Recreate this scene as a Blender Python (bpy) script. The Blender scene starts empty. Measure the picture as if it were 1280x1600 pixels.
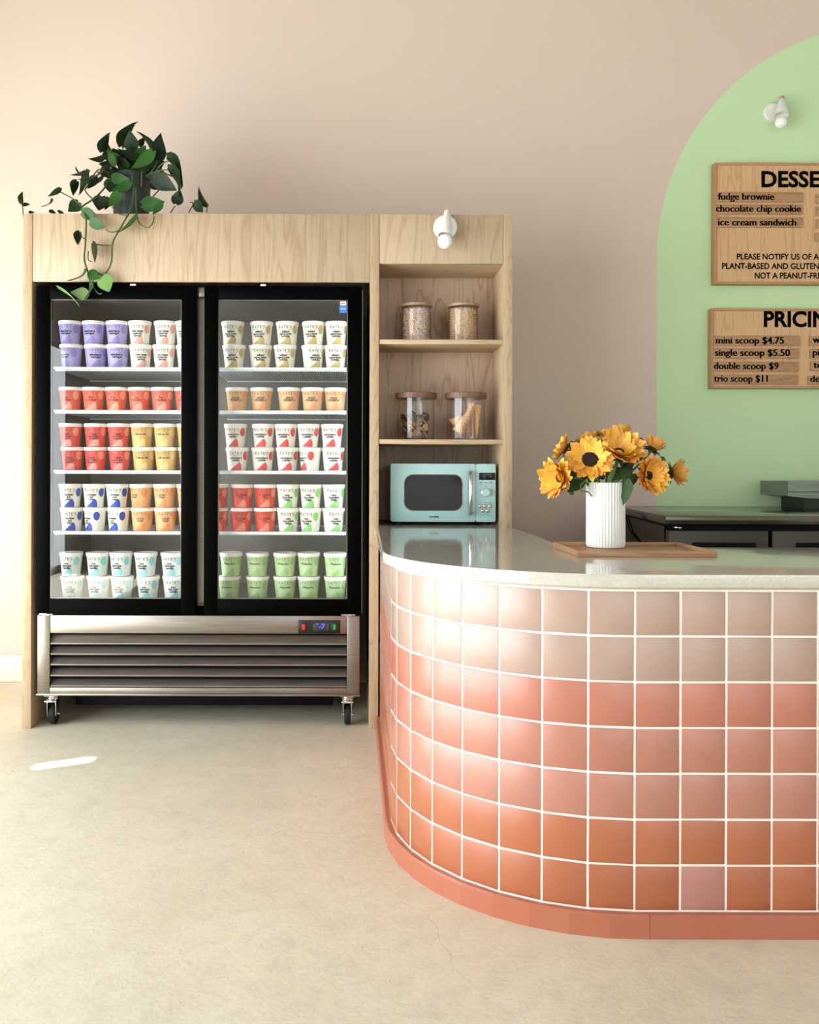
import bpy, bmesh, math, random
from mathutils import Vector, Matrix
random.seed(7)
PI = math.pi
S = bpy.context.scene
COL = S.collection

# ------------------------------------------------------------------ camera
F, CX, HY, CH, ROLL = 1400.0, 552.0, 730.0, 1.15, 0.0025
cam = bpy.data.cameras.new('camera'); cam_o = bpy.data.objects.new('camera', cam); COL.objects.link(cam_o)
cam.sensor_fit = 'HORIZONTAL'; cam.sensor_width = 36.0; cam.lens = 36.0 * F / 1280
cam.shift_x = (640 - CX) / 1280; cam.shift_y = -(800 - HY) / 1280
cam.clip_start = 0.05
cam_o.matrix_world = Matrix.Translation((0, 0, CH)) @ Matrix.Rotation(PI / 2, 4, 'X') @ Matrix.Rotation(ROLL, 4, 'Z')
S.camera = cam_o

# ------------------------------------------------------------------ world, light, exposure
w = bpy.data.worlds.new('world'); S.world = w; w.use_nodes = True
w.node_tree.nodes['Background'].inputs[0].default_value = (0.86, 0.93, 1.0, 1)
w.node_tree.nodes['Background'].inputs[1].default_value = 1.2
S.view_settings.view_transform = 'Standard'; S.view_settings.look = 'None'
S.view_settings.gamma = 1; S.view_settings.exposure = 0.42; S.view_settings.use_curve_mapping = False
S.cycles.use_denoising = True
S.cycles.max_bounces = 10; S.cycles.transparent_max_bounces = 16
S.cycles.caustics_reflective = False; S.cycles.caustics_refractive = False
S.cycles.sample_clamp_indirect = 6

def area(name, loc, rot, sx, sy, power, color=(1, 1, 1)):
    l = bpy.data.lights.new(name, 'AREA'); l.shape = 'RECTANGLE'; l.size = sx; l.size_y = sy
    l.energy = power; l.color = color
    o = bpy.data.objects.new(name, l); o.location = loc; o.rotation_euler = rot; COL.objects.link(o); return o
# daylight in the left shopfront window, plus an added fill light behind the camera
area('window_daylight', (-3.13, .85, 1.25), (0, -PI / 2, 0), 2.3, 5.4, 205, (0.89, 0.95, 1.0))
area('rear_fill', (2.3, -3.93, 1.75), (PI / 2, 0, 0), 4.0, 2.5, 46, (0.89, 0.95, 1.0))
sun = bpy.data.lights.new('sun', 'SUN'); sun.energy = 26; sun.angle = 0.009; sun.color = (0.97, 0.985, 1.0)
so = bpy.data.objects.new('sun', sun); COL.objects.link(so)
SUN_DIR = Vector((1.0, .5, -1.9)).normalized()
so.rotation_euler = (-SUN_DIR).to_track_quat('Z', 'Y').to_euler(); so.location = (-6, -5, 8)

# ------------------------------------------------------------------ helpers
def at(px, py, d):
    qx, qy = px - CX, py - HY
    c, s = math.cos(ROLL), math.sin(ROLL)
    x = qx * c + qy * s; y = -qx * s + qy * c
    return Vector((x * d / F, d, CH - y * d / F))
def lin(h):
    h = h.lstrip('#'); r = []
    for i in (0, 2, 4):
        c = int(h[i:i + 2], 16) / 255
        r.append(c / 12.92 if c <= 0.04045 else ((c + 0.055) / 1.055) ** 2.4)
    return (*r, 1)
MATS = {}
def mat(name, col, rough=0.5, metal=0.0, spec=0.5, bump=None, vary=None, coat=0.0, emis=None, rnd=0.0):
    """bump=(scale,strength), vary=(scale,colour2,amount[,stretch])"""
    if name in MATS: return MATS[name]
    m = bpy.data.materials.new(name); m.use_nodes = True; nt = m.node_tree; b = nt.nodes['Principled BSDF']
    b.inputs['Base Color'].default_value = lin(col); b.inputs['Roughness'].default_value = rough
    b.inputs['Metallic'].default_value = metal; b.inputs['Specular IOR Level'].default_value = spec
    b.inputs['Coat Weight'].default_value = coat; b.inputs['Coat Roughness'].default_value = rough * .9
    tc = nt.nodes.new('ShaderNodeTexCoord'); out = None
    if vary:
        mp = nt.nodes.new('ShaderNodeMapping'); nt.links.new(tc.outputs['Object'], mp.inputs[0])
        if len(vary) > 3: mp.inputs['Scale'].default_value = vary[3]
        n = nt.nodes.new('ShaderNodeTexNoise'); n.inputs['Scale'].default_value = vary[0]; n.inputs['Detail'].default_value = 5
        nt.links.new(mp.outputs[0], n.inputs['Vector'])
        r = nt.nodes.new('ShaderNodeMapRange'); r.inputs[1].default_value = 0.35; r.inputs[2].default_value = 0.7; r.inputs[4].default_value = vary[2]
        nt.links.new(n.outputs[0], r.inputs[0])
        mx = nt.nodes.new('ShaderNodeMix'); mx.data_type = 'RGBA'
        mx.inputs[6].default_value = lin(col); mx.inputs[7].default_value = lin(vary[1])
        nt.links.new(r.outputs[0], mx.inputs[0]); out = mx.outputs[2]
    if rnd:
        oi = nt.nodes.new('ShaderNodeObjectInfo'); mr = nt.nodes.new('ShaderNodeMapRange')
        mr.inputs[3].default_value = 1 - rnd; mr.inputs[4].default_value = 1 + rnd
        nt.links.new(oi.outputs['Random'], mr.inputs[0])
        hs = nt.nodes.new('ShaderNodeHueSaturation'); nt.links.new(mr.outputs[0], hs.inputs['Value'])
        if out: nt.links.new(out, hs.inputs['Color'])
        else: hs.inputs['Color'].default_value = lin(col)
        out = hs.outputs[0]
    if out: nt.links.new(out, b.inputs['Base Color'])
    if bump:
        n2 = nt.nodes.new('ShaderNodeTexNoise'); n2.inputs['Scale'].default_value = bump[0]; n2.inputs['Detail'].default_value = 4
        nt.links.new(tc.outputs['Object'], n2.inputs['Vector'])
        bp = nt.nodes.new('ShaderNodeBump'); bp.inputs['Strength'].default_value = bump[1]; bp.inputs['Distance'].default_value = 0.004
        nt.links.new(n2.outputs[0], bp.inputs['Height']); nt.links.new(bp.outputs[0], b.inputs['Normal'])
    if emis:
        b.inputs['Emission Color'].default_value = lin(emis[0]); b.inputs['Emission Strength'].default_value = emis[1]
    MATS[name] = m; return m
def wood(name, c1, c2, c3, axis='Z', scale=1.0, rough=0.45):
    if name in MATS: return MATS[name]
    m = bpy.data.materials.new(name); m.use_nodes = True; nt = m.node_tree; b = nt.nodes['Principled BSDF']
    tc = nt.nodes.new('ShaderNodeTexCoord'); mp = nt.nodes.new('ShaderNodeMapping')
    nt.links.new(tc.outputs['Object'], mp.inputs[0])
    sc = {'Z': (6, 6, 0.55), 'X': (0.55, 6, 6), 'Y': (6, .55, 6)}[axis]
    mp.inputs['Scale'].default_value = tuple(v * scale for v in sc)
    n = nt.nodes.new('ShaderNodeTexNoise'); n.inputs['Scale'].default_value = 1.3; n.inputs['Detail'].default_value = 3; n.inputs['Distortion'].default_value = 0.6
    nt.links.new(mp.outputs[0], n.inputs['Vector'])
    mul = nt.nodes.new('ShaderNodeMath'); mul.operation = 'MULTIPLY'; mul.inputs[1].default_value = 9
    nt.links.new(n.outputs[0], mul.inputs[0])
    fr = nt.nodes.new('ShaderNodeMath'); fr.operation = 'FRACT'; nt.links.new(mul.outputs[0], fr.inputs[0])
    cr = nt.nodes.new('ShaderNodeValToRGB'); e = cr.color_ramp.elements
    e[0].position = 0; e[0].color = lin(c3); e[1].position = 0.16; e[1].color = lin(c1)
    x = cr.color_ramp.elements.new(0.8); x.color = lin(c1); x = cr.color_ramp.elements.new(1.0); x.color = lin(c2)
    nt.links.new(fr.outputs[0], cr.inputs[0])
    n2 = nt.nodes.new('ShaderNodeTexNoise'); n2.inputs['Scale'].default_value = 22; n2.inputs['Detail'].default_value = 3
    nt.links.new(mp.outputs[0], n2.inputs['Vector'])
    mr = nt.nodes.new('ShaderNodeMapRange'); mr.inputs[1].default_value = .4; mr.inputs[2].default_value = .75; mr.inputs[4].default_value = .45
    nt.links.new(n2.outputs[0], mr.inputs[0])
    mx = nt.nodes.new('ShaderNodeMix'); mx.data_type = 'RGBA'; mx.inputs[7].default_value = lin(c2)
    nt.links.new(mr.outputs[0], mx.inputs[0]); nt.links.new(cr.outputs[0], mx.inputs[6])
    nt.links.new(mx.outputs[2], b.inputs['Base Color']); b.inputs['Roughness'].default_value = rough
    MATS[name] = m; return m
def thin_glass(name, ior=1.5, tint='ffffff', rough=0.0):
    m = bpy.data.materials.new(name); m.use_nodes = True; nt = m.node_tree; nt.nodes.clear()
    o = nt.nodes.new('ShaderNodeOutputMaterial'); mx = nt.nodes.new('ShaderNodeMixShader')
    t = nt.nodes.new('ShaderNodeBsdfTransparent'); t.inputs[0].default_value = lin(tint)
    g = nt.nodes.new('ShaderNodeBsdfGlossy'); g.inputs['Roughness'].default_value = rough
    lw_ = nt.nodes.new('ShaderNodeLayerWeight'); lw_.inputs[0].default_value = .5
    pw = nt.nodes.new('ShaderNodeMath'); pw.operation = 'POWER'; pw.inputs[1].default_value = 5; nt.links.new(lw_.outputs['Facing'], pw.inputs[0])
    f0 = ((ior - 1) / (ior + 1)) ** 2 * 1.6
    fr = nt.nodes.new('ShaderNodeMapRange'); fr.inputs[3].default_value = f0; nt.links.new(pw.outputs[0], fr.inputs[0])
    nt.links.new(fr.outputs[0], mx.inputs[0]); nt.links.new(t.outputs[0], mx.inputs[1]); nt.links.new(g.outputs[0], mx.inputs[2])
    nt.links.new(mx.outputs[0], o.inputs[0]); MATS[name] = m; return m

class MB:
    def __init__(s): s.bm = bmesh.new()
    def _new(s, faces, mi=0, smooth=False):
        for f in faces: f.material_index = mi; f.smooth = smooth
    def box(s, x0, x1, y0, y1, z0, z1, bev=0.0, mi=0, seg=2):
        b = bmesh.new()
        bmesh.ops.create_cube(b, size=1)
        bmesh.ops.scale(b, vec=(abs(x1 - x0), abs(y1 - y0), abs(z1 - z0)), verts=b.verts)
        bmesh.ops.translate(b, vec=((x0 + x1) / 2, (y0 + y1) / 2, (z0 + z1) / 2), verts=b.verts)
        if bev: bmesh.ops.bevel(b, geom=b.edges[:] , offset=bev, segments=seg, affect='EDGES', profile=.5)
        s.merge(b, mi, smooth=bool(bev)); return s
    def merge(s, b, mi=0, smooth=None, M=None):
        vm = {}
        for v in b.verts: vm[v] = s.bm.verts.new(M @ v.co if M else v.co)
        for f in b.faces:
            try: nf = s.bm.faces.new([vm[v] for v in f.verts])
            except ValueError: continue
            nf.material_index = mi if mi is not None else f.material_index
            nf.smooth = f.smooth if smooth is None else smooth
        b.free(); return s
    def lathe(s, prof, c=(0, 0, 0), seg=24, mi=0, M=None, cap0=False, cap1=False, flute=None):
        rings = []
        for r, z in prof:
            ring = []
            for k in range(seg):
                a = 2 * PI * k / seg; rr = r
                if flute: rr = r + flute(a, z)
                v = Vector((c[0] + rr * math.cos(a), c[1] + rr * math.sin(a), c[2] + z))
                ring.append(s.bm.verts.new(M @ v if M else v))
            rings.append(ring)
        for a, b in zip(rings, rings[1:]):
            for k in range(seg):
                f = s.bm.faces.new((a[k], a[(k + 1) % seg], b[(k + 1) % seg], b[k])); f.material_index = mi; f.smooth = True
        if cap0: f = s.bm.faces.new(rings[0][::-1]); f.material_index = mi
        if cap1: f = s.bm.faces.new(rings[-1]); f.material_index = mi
        return s
    def tube(s, pts, r, seg=8, mi=0, cap=True, r1=None):
        pts = [Vector(p) for p in pts]; n = len(pts); rings = []
        up = None
        for i, p in enumerate(pts):
            t = (pts[min(i + 1, n - 1)] - pts[max(i - 1, 0)]).normalized()
            if up is None: up = Vector((0, 0, 1)) if abs(t.z) < .9 else Vector((1, 0, 0))
            a = t.cross(up).normalized(); b = a.cross(t).normalized(); up = b
            rr = r if r1 is None else r + (r1 - r) * i / (n - 1)
            rings.append([s.bm.verts.new(p + rr * (math.cos(2 * PI * k / seg) * a + math.sin(2 * PI * k / seg) * b)) for k in range(seg)])
        for A, B in zip(rings, rings[1:]):
            for k in range(seg):
                f = s.bm.faces.new((A[k], A[(k + 1) % seg], B[(k + 1) % seg], B[k])); f.smooth = True; f.material_index = mi
        if cap:
            for R_ in (rings[0][::-1], rings[-1]):
                f = s.bm.faces.new(R_); f.material_index = mi
        return s
    def prism(s, poly, z0, z1, mi=0, bev=0.0, seg=2):
        b = bmesh.new()
        bot = [b.verts.new((x, y, z0)) for x, y in poly]; top = [b.verts.new((x, y, z1)) for x, y in poly]
        b.faces.new(bot[::-1]); tf = b.faces.new(top); n = len(poly)
        for k in range(n): b.faces.new((bot[k], bot[(k + 1) % n], top[(k + 1) % n], top[k]))
        if bev:
            es = [e for e in b.edges if (e.verts[0].co.z == e.verts[1].co.z)]
            bmesh.ops.bevel(b, geom=es, offset=bev, segments=seg, affect='EDGES', profile=.5)
        s.merge(b, mi, smooth=True); return s
    def quad(s, a, b, c, d, mi=0):
        f = s.bm.faces.new([s.bm.verts.new(p) for p in (a, b, c, d)]); f.material_index = mi; return s
    def mesh2d(s, vf, fn, mi=0):
        V, Fc = vf; vs = [s.bm.verts.new(fn(u, v)) for u, v in V]
        for f in Fc:
            try: nf = s.bm.faces.new([vs[i] for i in f]); nf.material_index = mi
            except ValueError: pass
        return s
    def build(s, name, mats, parent=None, label=None, cat=None, group=None, kind=None, origin=None, normals=True):
        bm = s.bm
        if normals: bmesh.ops.recalc_face_normals(bm, faces=bm.faces)
        for e in bm.edges:
            if len(e.link_faces) == 2 and e.calc_face_angle(0) > 0.6: e.smooth = False
        if parent is not None: O = parent['_o'] if False else ORI[parent.name]
        elif origin is not None: O = Vector(origin)
        else:
            xs = [v.co for v in bm.verts]
            mn = Vector([min(v[i] for v in xs) for i in range(3)]); mxx = Vector([max(v[i] for v in xs) for i in range(3)])
            O = Vector(((mn.x + mxx.x) / 2, (mn.y + mxx.y) / 2, mn.z))
        O = Vector(O)
        bmesh.ops.translate(bm, vec=-O, verts=bm.verts)
        me = bpy.data.meshes.new(name); bm.to_mesh(me); bm.free()
        if not isinstance(mats, (list, tuple)): mats = [mats]
        for m in mats: me.materials.append(m)
        o = bpy.data.objects.new(name, me); COL.objects.link(o)
        if parent is not None: o.parent = parent
        else: o.location = O
        ORI[o.name] = O
        tag(o, label, cat, group, kind)
        return o
ORI = {}
def tag(o, label=None, cat=None, group=None, kind=None):
    if label: o['label'] = label
    if cat: o['category'] = cat
    if group: o['group'] = group
    if kind: o['kind'] = kind
    return o
def thing(name, loc, label, cat, group=None):
    o = bpy.data.objects.new(name, None); COL.objects.link(o); o.location = loc; o.empty_display_size = .05
    ORI[o.name] = Vector(loc); tag(o, label, cat, group); return o
def dup(o, loc=None, parent=None, rotz=None):
    c = o.copy(); COL.objects.link(c)
    if parent is not None: c.parent = parent
    if loc is not None: c.location = loc; 
    if rotz is not None: c.rotation_euler = (0, 0, rotz)
    ORI[c.name] = Vector(c.location) if parent is None else ORI[o.name]
    for ch in [x for x in bpy.data.objects if x.parent == o]: dup(ch, parent=c)
    return c

# text -> flat meshes
TX = {}
def text2d(st, bold=0.0, spacing=1.0, shear=0.0, serif=False):
    k = (st, bold, spacing, shear, serif)
    if k in TX: return TX[k]
    cu = bpy.data.curves.new('t', 'FONT'); cu.body = st; cu.size = 1; cu.offset = bold; cu.space_character = spacing
    cu.shear = shear; cu.resolution_u = 3
    o = bpy.data.objects.new('t', cu); COL.objects.link(o)
    dg = bpy.context.evaluated_depsgraph_get(); ev = o.evaluated_get(dg); me = ev.to_mesh()
    V = [(v.co.x, v.co.y) for v in me.vertices]; Fc = [tuple(p.vertices) for p in me.polygons]
    if serif:
        cnt = {}
        for f in Fc:
            for a, b in zip(f, f[1:] + f[:1]): cnt[frozenset((a, b))] = cnt.get(frozenset((a, b)), 0) + 1
        ext = []
        for e, n in cnt.items():
            if n != 1 or len(e) < 2: continue
            a, b = tuple(e); (x0, y0), (x1, y1) = V[a], V[b]
            if abs(y0 - y1) < 1e-3 and 0.03 < abs(x0 - x1) < 0.14: ext.append((min(x0, x1), max(x0, x1), y0))
        V2, F2 = [], []
        for dx in (-0.034, -.017, 0.0, .017, 0.034):
            n = len(V2); V2 += [(x + dx, y) for x, y in V]; F2 += [tuple(i + n for i in f) for f in Fc]
        for x0, x1, y in ext:
            if abs(y) < 0.02 or y < -0.1: X0, X1, Y0, Y1 = x0 - .07, x1 + .07, y, y + .04
            elif y > 0.3: X0, X1, Y0, Y1 = x0 - .085, x1 + .02, y - .04, y
            else: continue
            n = len(V2); V2 += [(X0, Y0), (X1, Y0), (X1, Y1), (X0, Y1)]; F2.append((n, n + 1, n + 2, n + 3))
        V, Fc = V2, F2
    ev.to_mesh_clear(); bpy.data.objects.remove(o); bpy.data.curves.remove(cu)
    TX[k] = (V, Fc); return TX[k]
def width2d(vf): xs = [v[0] for v in vf[0]]; return min(xs), max(xs)
CAP = None
def fit_text(st, x0, width, y0, cap, prefix=None, **kw):
    """2D mesh with its left at x0, baseline y0, cap height cap; `prefix` (or all) spans width."""
    global CAP
    if CAP is None: CAP = max(v[1] for v in text2d('H')[0])
    vf = text2d(st, **kw); a, b = width2d(vf)
    if prefix: _, b = width2d(text2d(prefix, **kw))
    sx = width / (b - a); sy = cap / CAP
    return [(x0 + (u - a) * sx, y0 + v * sy) for u, v in vf[0]], vf[1]

# ------------------------------------------------------------------ materials
GREEN_C = (1391 - CX) * 4.792 / F, CH + (HY - 400) * 4.792 / F, 365 * 4.792 / F   # arch centre x, z, radius
def wall_paint(name, arch=False, col='e0cfc1'):
    m = bpy.data.materials.new(name); m.use_nodes = True; nt = m.node_tree; b = nt.nodes['Principled BSDF']
    b.inputs['Roughness'].default_value = 0.75; b.inputs['Specular IOR Level'].default_value = 0.25
    tc = nt.nodes.new('ShaderNodeTexCoord')
    n = nt.nodes.new('ShaderNodeTexNoise'); n.inputs['Scale'].default_value = 260; n.inputs['Detail'].default_value = 3
    nt.links.new(tc.outputs['Object'], n.inputs[0])
    bp = nt.nodes.new('ShaderNodeBump'); bp.inputs['Strength'].default_value = .25; bp.inputs['Distance'].default_value = .002
    nt.links.new(n.outputs[0], bp.inputs['Height']); nt.links.new(bp.outputs[0], b.inputs['Normal'])
    n3 = nt.nodes.new('ShaderNodeTexNoise'); n3.inputs['Scale'].default_value = 1.2; nt.links.new(tc.outputs['Object'], n3.inputs[0])
    mx0 = nt.nodes.new('ShaderNodeMix'); mx0.data_type = 'RGBA'; mx0.inputs[6].default_value = lin(col); mx0.inputs[7].default_value = lin('dac8b9')
    nt.links.new(n3.outputs[0], mx0.inputs[0]); out = mx0.outputs[2]
    if arch:
        geo = nt.nodes.new('ShaderNodeNewGeometry'); sp = nt.nodes.new('ShaderNodeSeparateXYZ'); nt.links.new(geo.outputs['Position'], sp.inputs[0])
        def M(op, a, b_):
            x = nt.nodes.new('ShaderNodeMath'); x.operation = op
            for i, v in enumerate((a, b_)):
                if isinstance(v, (int, float)): x.inputs[i].default_value = v
                else: nt.links.new(v, x.inputs[i])
            return x.outputs[0]
        gx, gz, gr = GREEN_C
        dx = M('SUBTRACT', sp.outputs[0], gx); dz = M('MAXIMUM', M('SUBTRACT', sp.outputs[2], gz), 0.0)
        rr = M('ADD', M('MULTIPLY', dx, dx), M('MULTIPLY', dz, dz))
        mask = M('LESS_THAN', rr, gr * gr)
        mx = nt.nodes.new('ShaderNodeMix'); mx.data_type = 'RGBA'; nt.links.new(mask, mx.inputs[0])
        nt.links.new(out, mx.inputs[6]); mx.inputs[7].default_value = lin('cbe8b8'); out = mx.outputs[2]
    nt.links.new(out, b.inputs['Base Color']); MATS[name] = m; return m
wall_arch = wall_paint('painted_wall_with_arch', True)
wall_plain = wall_paint('painted_wall')
wall_white = mat('white_wall_paint', 'e9e4dc', .7)
def floor_mat():
    m = bpy.data.materials.new('polished_concrete'); m.use_nodes = True; nt = m.node_tree; b = nt.nodes['Principled BSDF']
    tc = nt.nodes.new('ShaderNodeTexCoord')
    def noise(sc, det=6, dist=0.0, rough=.6):
        n = nt.nodes.new('ShaderNodeTexNoise'); n.inputs['Scale'].default_value = sc; n.inputs['Detail'].default_value = det
        n.inputs['Distortion'].default_value = dist; n.inputs['Roughness'].default_value = rough
        nt.links.new(tc.outputs['Object'], n.inputs[0]); return n.outputs[0]
    def rng(x, a, b_, c=0.0, d=1.0):
        r = nt.nodes.new('ShaderNodeMapRange'); r.inputs[1].default_value = a; r.inputs[2].default_value = b_
        r.inputs[3].default_value = c; r.inputs[4].default_value = d; nt.links.new(x, r.inputs[0]); return r.outputs[0]
    def mix(f, a, b_, ):
        x = nt.nodes.new('ShaderNodeMix'); x.data_type = 'RGBA'; nt.links.new(f, x.inputs[0])
        for i, v in ((6, a), (7, b_)):
            if isinstance(v, tuple): x.inputs[i].default_value = v
            else: nt.links.new(v, x.inputs[i])
        return x.outputs[2]
    c = mix(rng(noise(1.7, 5, .8), .3, .7), lin('e6e0ca'), lin('dad3bb'))
    c = mix(rng(noise(14, 8, .5, .7), .45, .75, 0, .5), c, lin('c3baa6'))
    c = mix(rng(noise(75, 4, 0, .7), .52, .8, 0, .35), c, lin('b0a28b'))
    # small dark pits
    vo = nt.nodes.new('ShaderNodeTexVoronoi'); vo.inputs['Scale'].default_value = 34; nt.links.new(tc.outputs['Object'], vo.inputs[0])
    pit = rng(vo.outputs['Distance'], .03, .06, 1, 0)
    sparse = rng(noise(3.1, 3), .44, .54)
    mm = nt.nodes.new('ShaderNodeMath'); mm.operation = 'MULTIPLY'; nt.links.new(pit, mm.inputs[0]); nt.links.new(sparse, mm.inputs[1])
    c = mix(mm.outputs[0], c, lin('4a3d2e'))
    # hairline cracks
    vn = nt.nodes.new('ShaderNodeTexVoronoi'); vn.feature = 'DISTANCE_TO_EDGE'; vn.inputs['Scale'].default_value = .9
    ad = nt.nodes.new('ShaderNodeVectorMath'); ad.operation = 'ADD'
    nz = nt.nodes.new('ShaderNodeTexNoise'); nz.inputs['Scale'].default_value = 2.5; nt.links.new(tc.outputs['Object'], nz.inputs[0])
    nt.links.new(tc.outputs['Object'], ad.inputs[0]); nt.links.new(nz.outputs['Color'], ad.inputs[1]); nt.links.new(ad.outputs[0], vn.inputs[0])
    ck = rng(vn.outputs['Distance'], 0.0, .006, .22, 0)
    m2 = nt.nodes.new('ShaderNodeMath'); m2.operation = 'MULTIPLY'; nt.links.new(ck, m2.inputs[0]); nt.links.new(rng(noise(1.3, 4), .5, .6), m2.inputs[1])
    c = mix(m2.outputs[0], c, lin('75674f'))
    nt.links.new(c, b.inputs['Base Color'])
    nt.links.new(rng(noise(6, 5), .3, .7, .42, .6), b.inputs['Roughness'])
    b.inputs['Specular IOR Level'].default_value = .35
    bp = nt.nodes.new('ShaderNodeBump'); bp.inputs['Strength'].default_value = .3; bp.inputs['Distance'].default_value = .003
    nt.links.new(noise(60, 6), bp.inputs['Height']); nt.links.new(bp.outputs[0], b.inputs['Normal'])
    return m
FLOOR = floor_mat()
MAPLE = wood('maple', 'b9a487', 'a98f72', 'ab9173')
MAPLE_E = wood('maple_edge', 'bda687', 'ab9070', 'a98e6e', scale=2.2)
MAPLE_H = wood('maple_shelf', 'c8b090', 'b99c79', 'b59674', axis='X', scale=2)
MAPLE_IN = wood('maple_back', 'bda28a', 'a98c74', '99785f')
OAK = wood('sign_wood', 'dbb285', 'c89d6d', 'c79b6c', scale=1.6)
PLAQ = wood('plaque_wood', 'b98f68', 'a57c56', 'a07650', axis='X', scale=2.5)
TRAYW = wood('tray_wood', 'b78d66', 'a0774f', '9b714b', axis='X', scale=2.2)
BLACK = mat('black_frame', '020202', .45, spec=.03)
BLACKM = mat('black_matte', '060606', .6, spec=.15)
RUBBER = mat('rubber', '121212', .7)
STEEL = mat('stainless', '98928a', .36, metal=1, vary=(3, '7b746d', .6, (1, 1, 60)))
STEELD = mat('stainless_slat', '8d857d', .42, metal=.9, vary=(4, '6f6862', .6, (1, 1, 20)))
CHROME = mat('chrome', 'd8d8d8', .12, metal=1)
LINER = mat('freezer_liner', '77746b', .4, metal=.5)
WIRE = mat('white_wire', 'f2fafc', .35)
LIDM = mat('tub_lid_white', 'f2f2ea', .4)
INK = mat('black_ink', '101010', .6)
INKD = mat('sign_ink', '080706', .9, spec=.05)
GLASS = thin_glass('door_glass', 1.36)
JARG = thin_glass('jar_glass', 1.38)
MINT = mat('mint_enamel', 'aed6d8', .25, coat=.4)
WHITE = mat('white_enamel', 'f1f0ea', .35)
BULB = mat('frosted_bulb', 'ffffff', .15, coat=.5)
QUARTZ = mat('quartz', 'cfcbc1', .08, spec=.7, vary=(130, 'b9b3a7', .6))
GROUT = mat('grout', 'f6f3ea', .7, bump=(200, .2))
CAULK = mat('caulk', 'c9bfaa', .8, bump=(60, .8))
LED = mat('led', 'ffffff', .5, emis=('eef6ff', 9.5))

# ------------------------------------------------------------------ room shell
WD = 4.792
def struct(name, mb, m, **k): return mb.build(name, m, kind='structure', origin=(0, 0, 0), **k)
struct('floor', MB().box(-3.4, 5.2, -4.2, WD + .2, -.12, 0), FLOOR)
struct('ceiling', MB().box(-3.4, 5.2, -4.2, WD + .2, 4.95, 5.07), mat('ceiling_paint', '8f8a82', .8))
struct('wall_back', MB().box(-3.4, 5.2, WD, WD + .2, 0, 4.95), wall_arch)
# left wall with the large shopfront window opening
lw = MB()
YA, YB, ZA, ZB = -1.9, 3.65, .06, 2.5
lw.box(-3.4, -3.2, -4.2, WD, 0, ZA); # unseen high opening, added to shape one sliver of sun on the floor
OY0, OY1, OZ0, OZ1 = 2.31, 2.46, 3.78, 4.50
lw.box(-3.4, -3.2, -4.2, OY0, ZB, 4.95); lw.box(-3.4, -3.2, OY1, WD, ZB, 4.95); lw.box(-3.4, -3.2, OY0, OY1, ZB, OZ0); lw.box(-3.4, -3.2, OY0, OY1, OZ1, 4.95)
lw.box(-3.4, -3.2, -4.2, YA, ZA, ZB); lw.box(-3.4, -3.2, YB, WD, ZA, ZB)
struct('wall_left', lw, wall_plain)
struct('wall_right', MB().box(5.0, 5.2, -4.2, WD, 0, 4.95), wall_white)
rw = MB()
rw.box(-3.2, 5.0, -4.2, -4.0, 0, .4); rw.box(-3.2, 5.0, -4.2, -4.0, 3.1, 4.95)
for a, b in ((-3.2, .2), (4.4, 5.0)): rw.box(a, b, -4.2, -4.0, .4, 3.1)
struct('wall_rear', rw, wall_white)
BBW = mat('baseboard_paint', 'ece4da', .5)
struct('baseboard_back', MB().box(-3.2, -1.45, WD - .014, WD, 0, .145, bev=.003), BBW)
# window frames
fr = MB()
for y in (YA, YA + (YB - YA) / 3, YA + 2 * (YB - YA) / 3, YB): fr.box(-3.36, -3.26, y - .03, y + .03, ZA, ZB)
fr.box(-3.36, -3.26, YA, YB, ZA, ZA + .06); fr.box(-3.36, -3.26, YA, YB, ZB - .06, ZB)
struct('window_1', fr, BLACKM)
for i, (a, b) in enumerate(((.2, 4.4),)):
    fr = MB()
    for x in (a + .03, (a + b) / 2, b - .03): fr.box(x - .03, x + .03, -4.16, -4.06, .4, 3.1)
    fr.box(a, b, -4.16, -4.06, .4, .46); fr.box(a, b, -4.16, -4.06, 3.04, 3.1)
    struct('window_%d' % (i + 2), fr, BLACKM)

# ------------------------------------------------------------------ maple surround
DC = 3.927
XL0, XL1, XM0, XM1, XR0, XR1, ZT = -1.450, -1.410, .0715, .112, .657, .697, 2.259
NB = 4.22
cab = thing('maple_surround', ((XL0 + XR1) / 2, DC, 0), 'pale maple built-in surround framing the freezer with open shelves beside it', 'cabinet')
MB().box(XL0, XL1, DC, WD - .002, 0, ZT, bev=.0015).build('side_panel', MAPLE_E, cab)
MB().box(XM0, XM1, DC, WD - .002, 0, ZT, bev=.0015).build('side_panel', MAPLE_E, cab)
MB().box(XR0, XR1, DC, WD - .002, 0, ZT, bev=.0015).build('side_panel', MAPLE_E, cab)
fa = MB().box(XL1 + .001, XM0 - .001, DC + .002, DC + .022, 1.961, ZT, bev=.001).build('fascia', MAPLE, cab)
MB().box(XM1 + .001, XR0 - .001, DC + .002, DC + .022, 2.043, ZT, bev=.001).build('fascia', MAPLE, cab)
MB().box(XL1 + .001, XM0 - .001, DC + .025, WD - .002, ZT - .035, ZT - .015).build('top_panel', MAPLE_H, cab)
MB().box(XM1 + .001, XR0 - .001, DC + .023, WD - .002, 2.043, 2.063).build('top_panel', MAPLE_H, cab)
MB().box(XM1 + .001, XR0 - .001, NB, NB + .015, 1.26, 2.042).build('back_panel', MAPLE_IN, cab)
MB().box(XM1 + .001, XR0 - .001, 4.40, 4.415, .894, 1.26).build('back_panel', MAPLE_IN, cab)
for z in (1.711, 1.273):
    MB().box(XM1 + .001, XR0 - .001, DC + .004, NB - .001 if z > 1.5 else 4.40, z - .02, z, bev=.001).build('shelf', MAPLE_H, cab)

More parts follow.
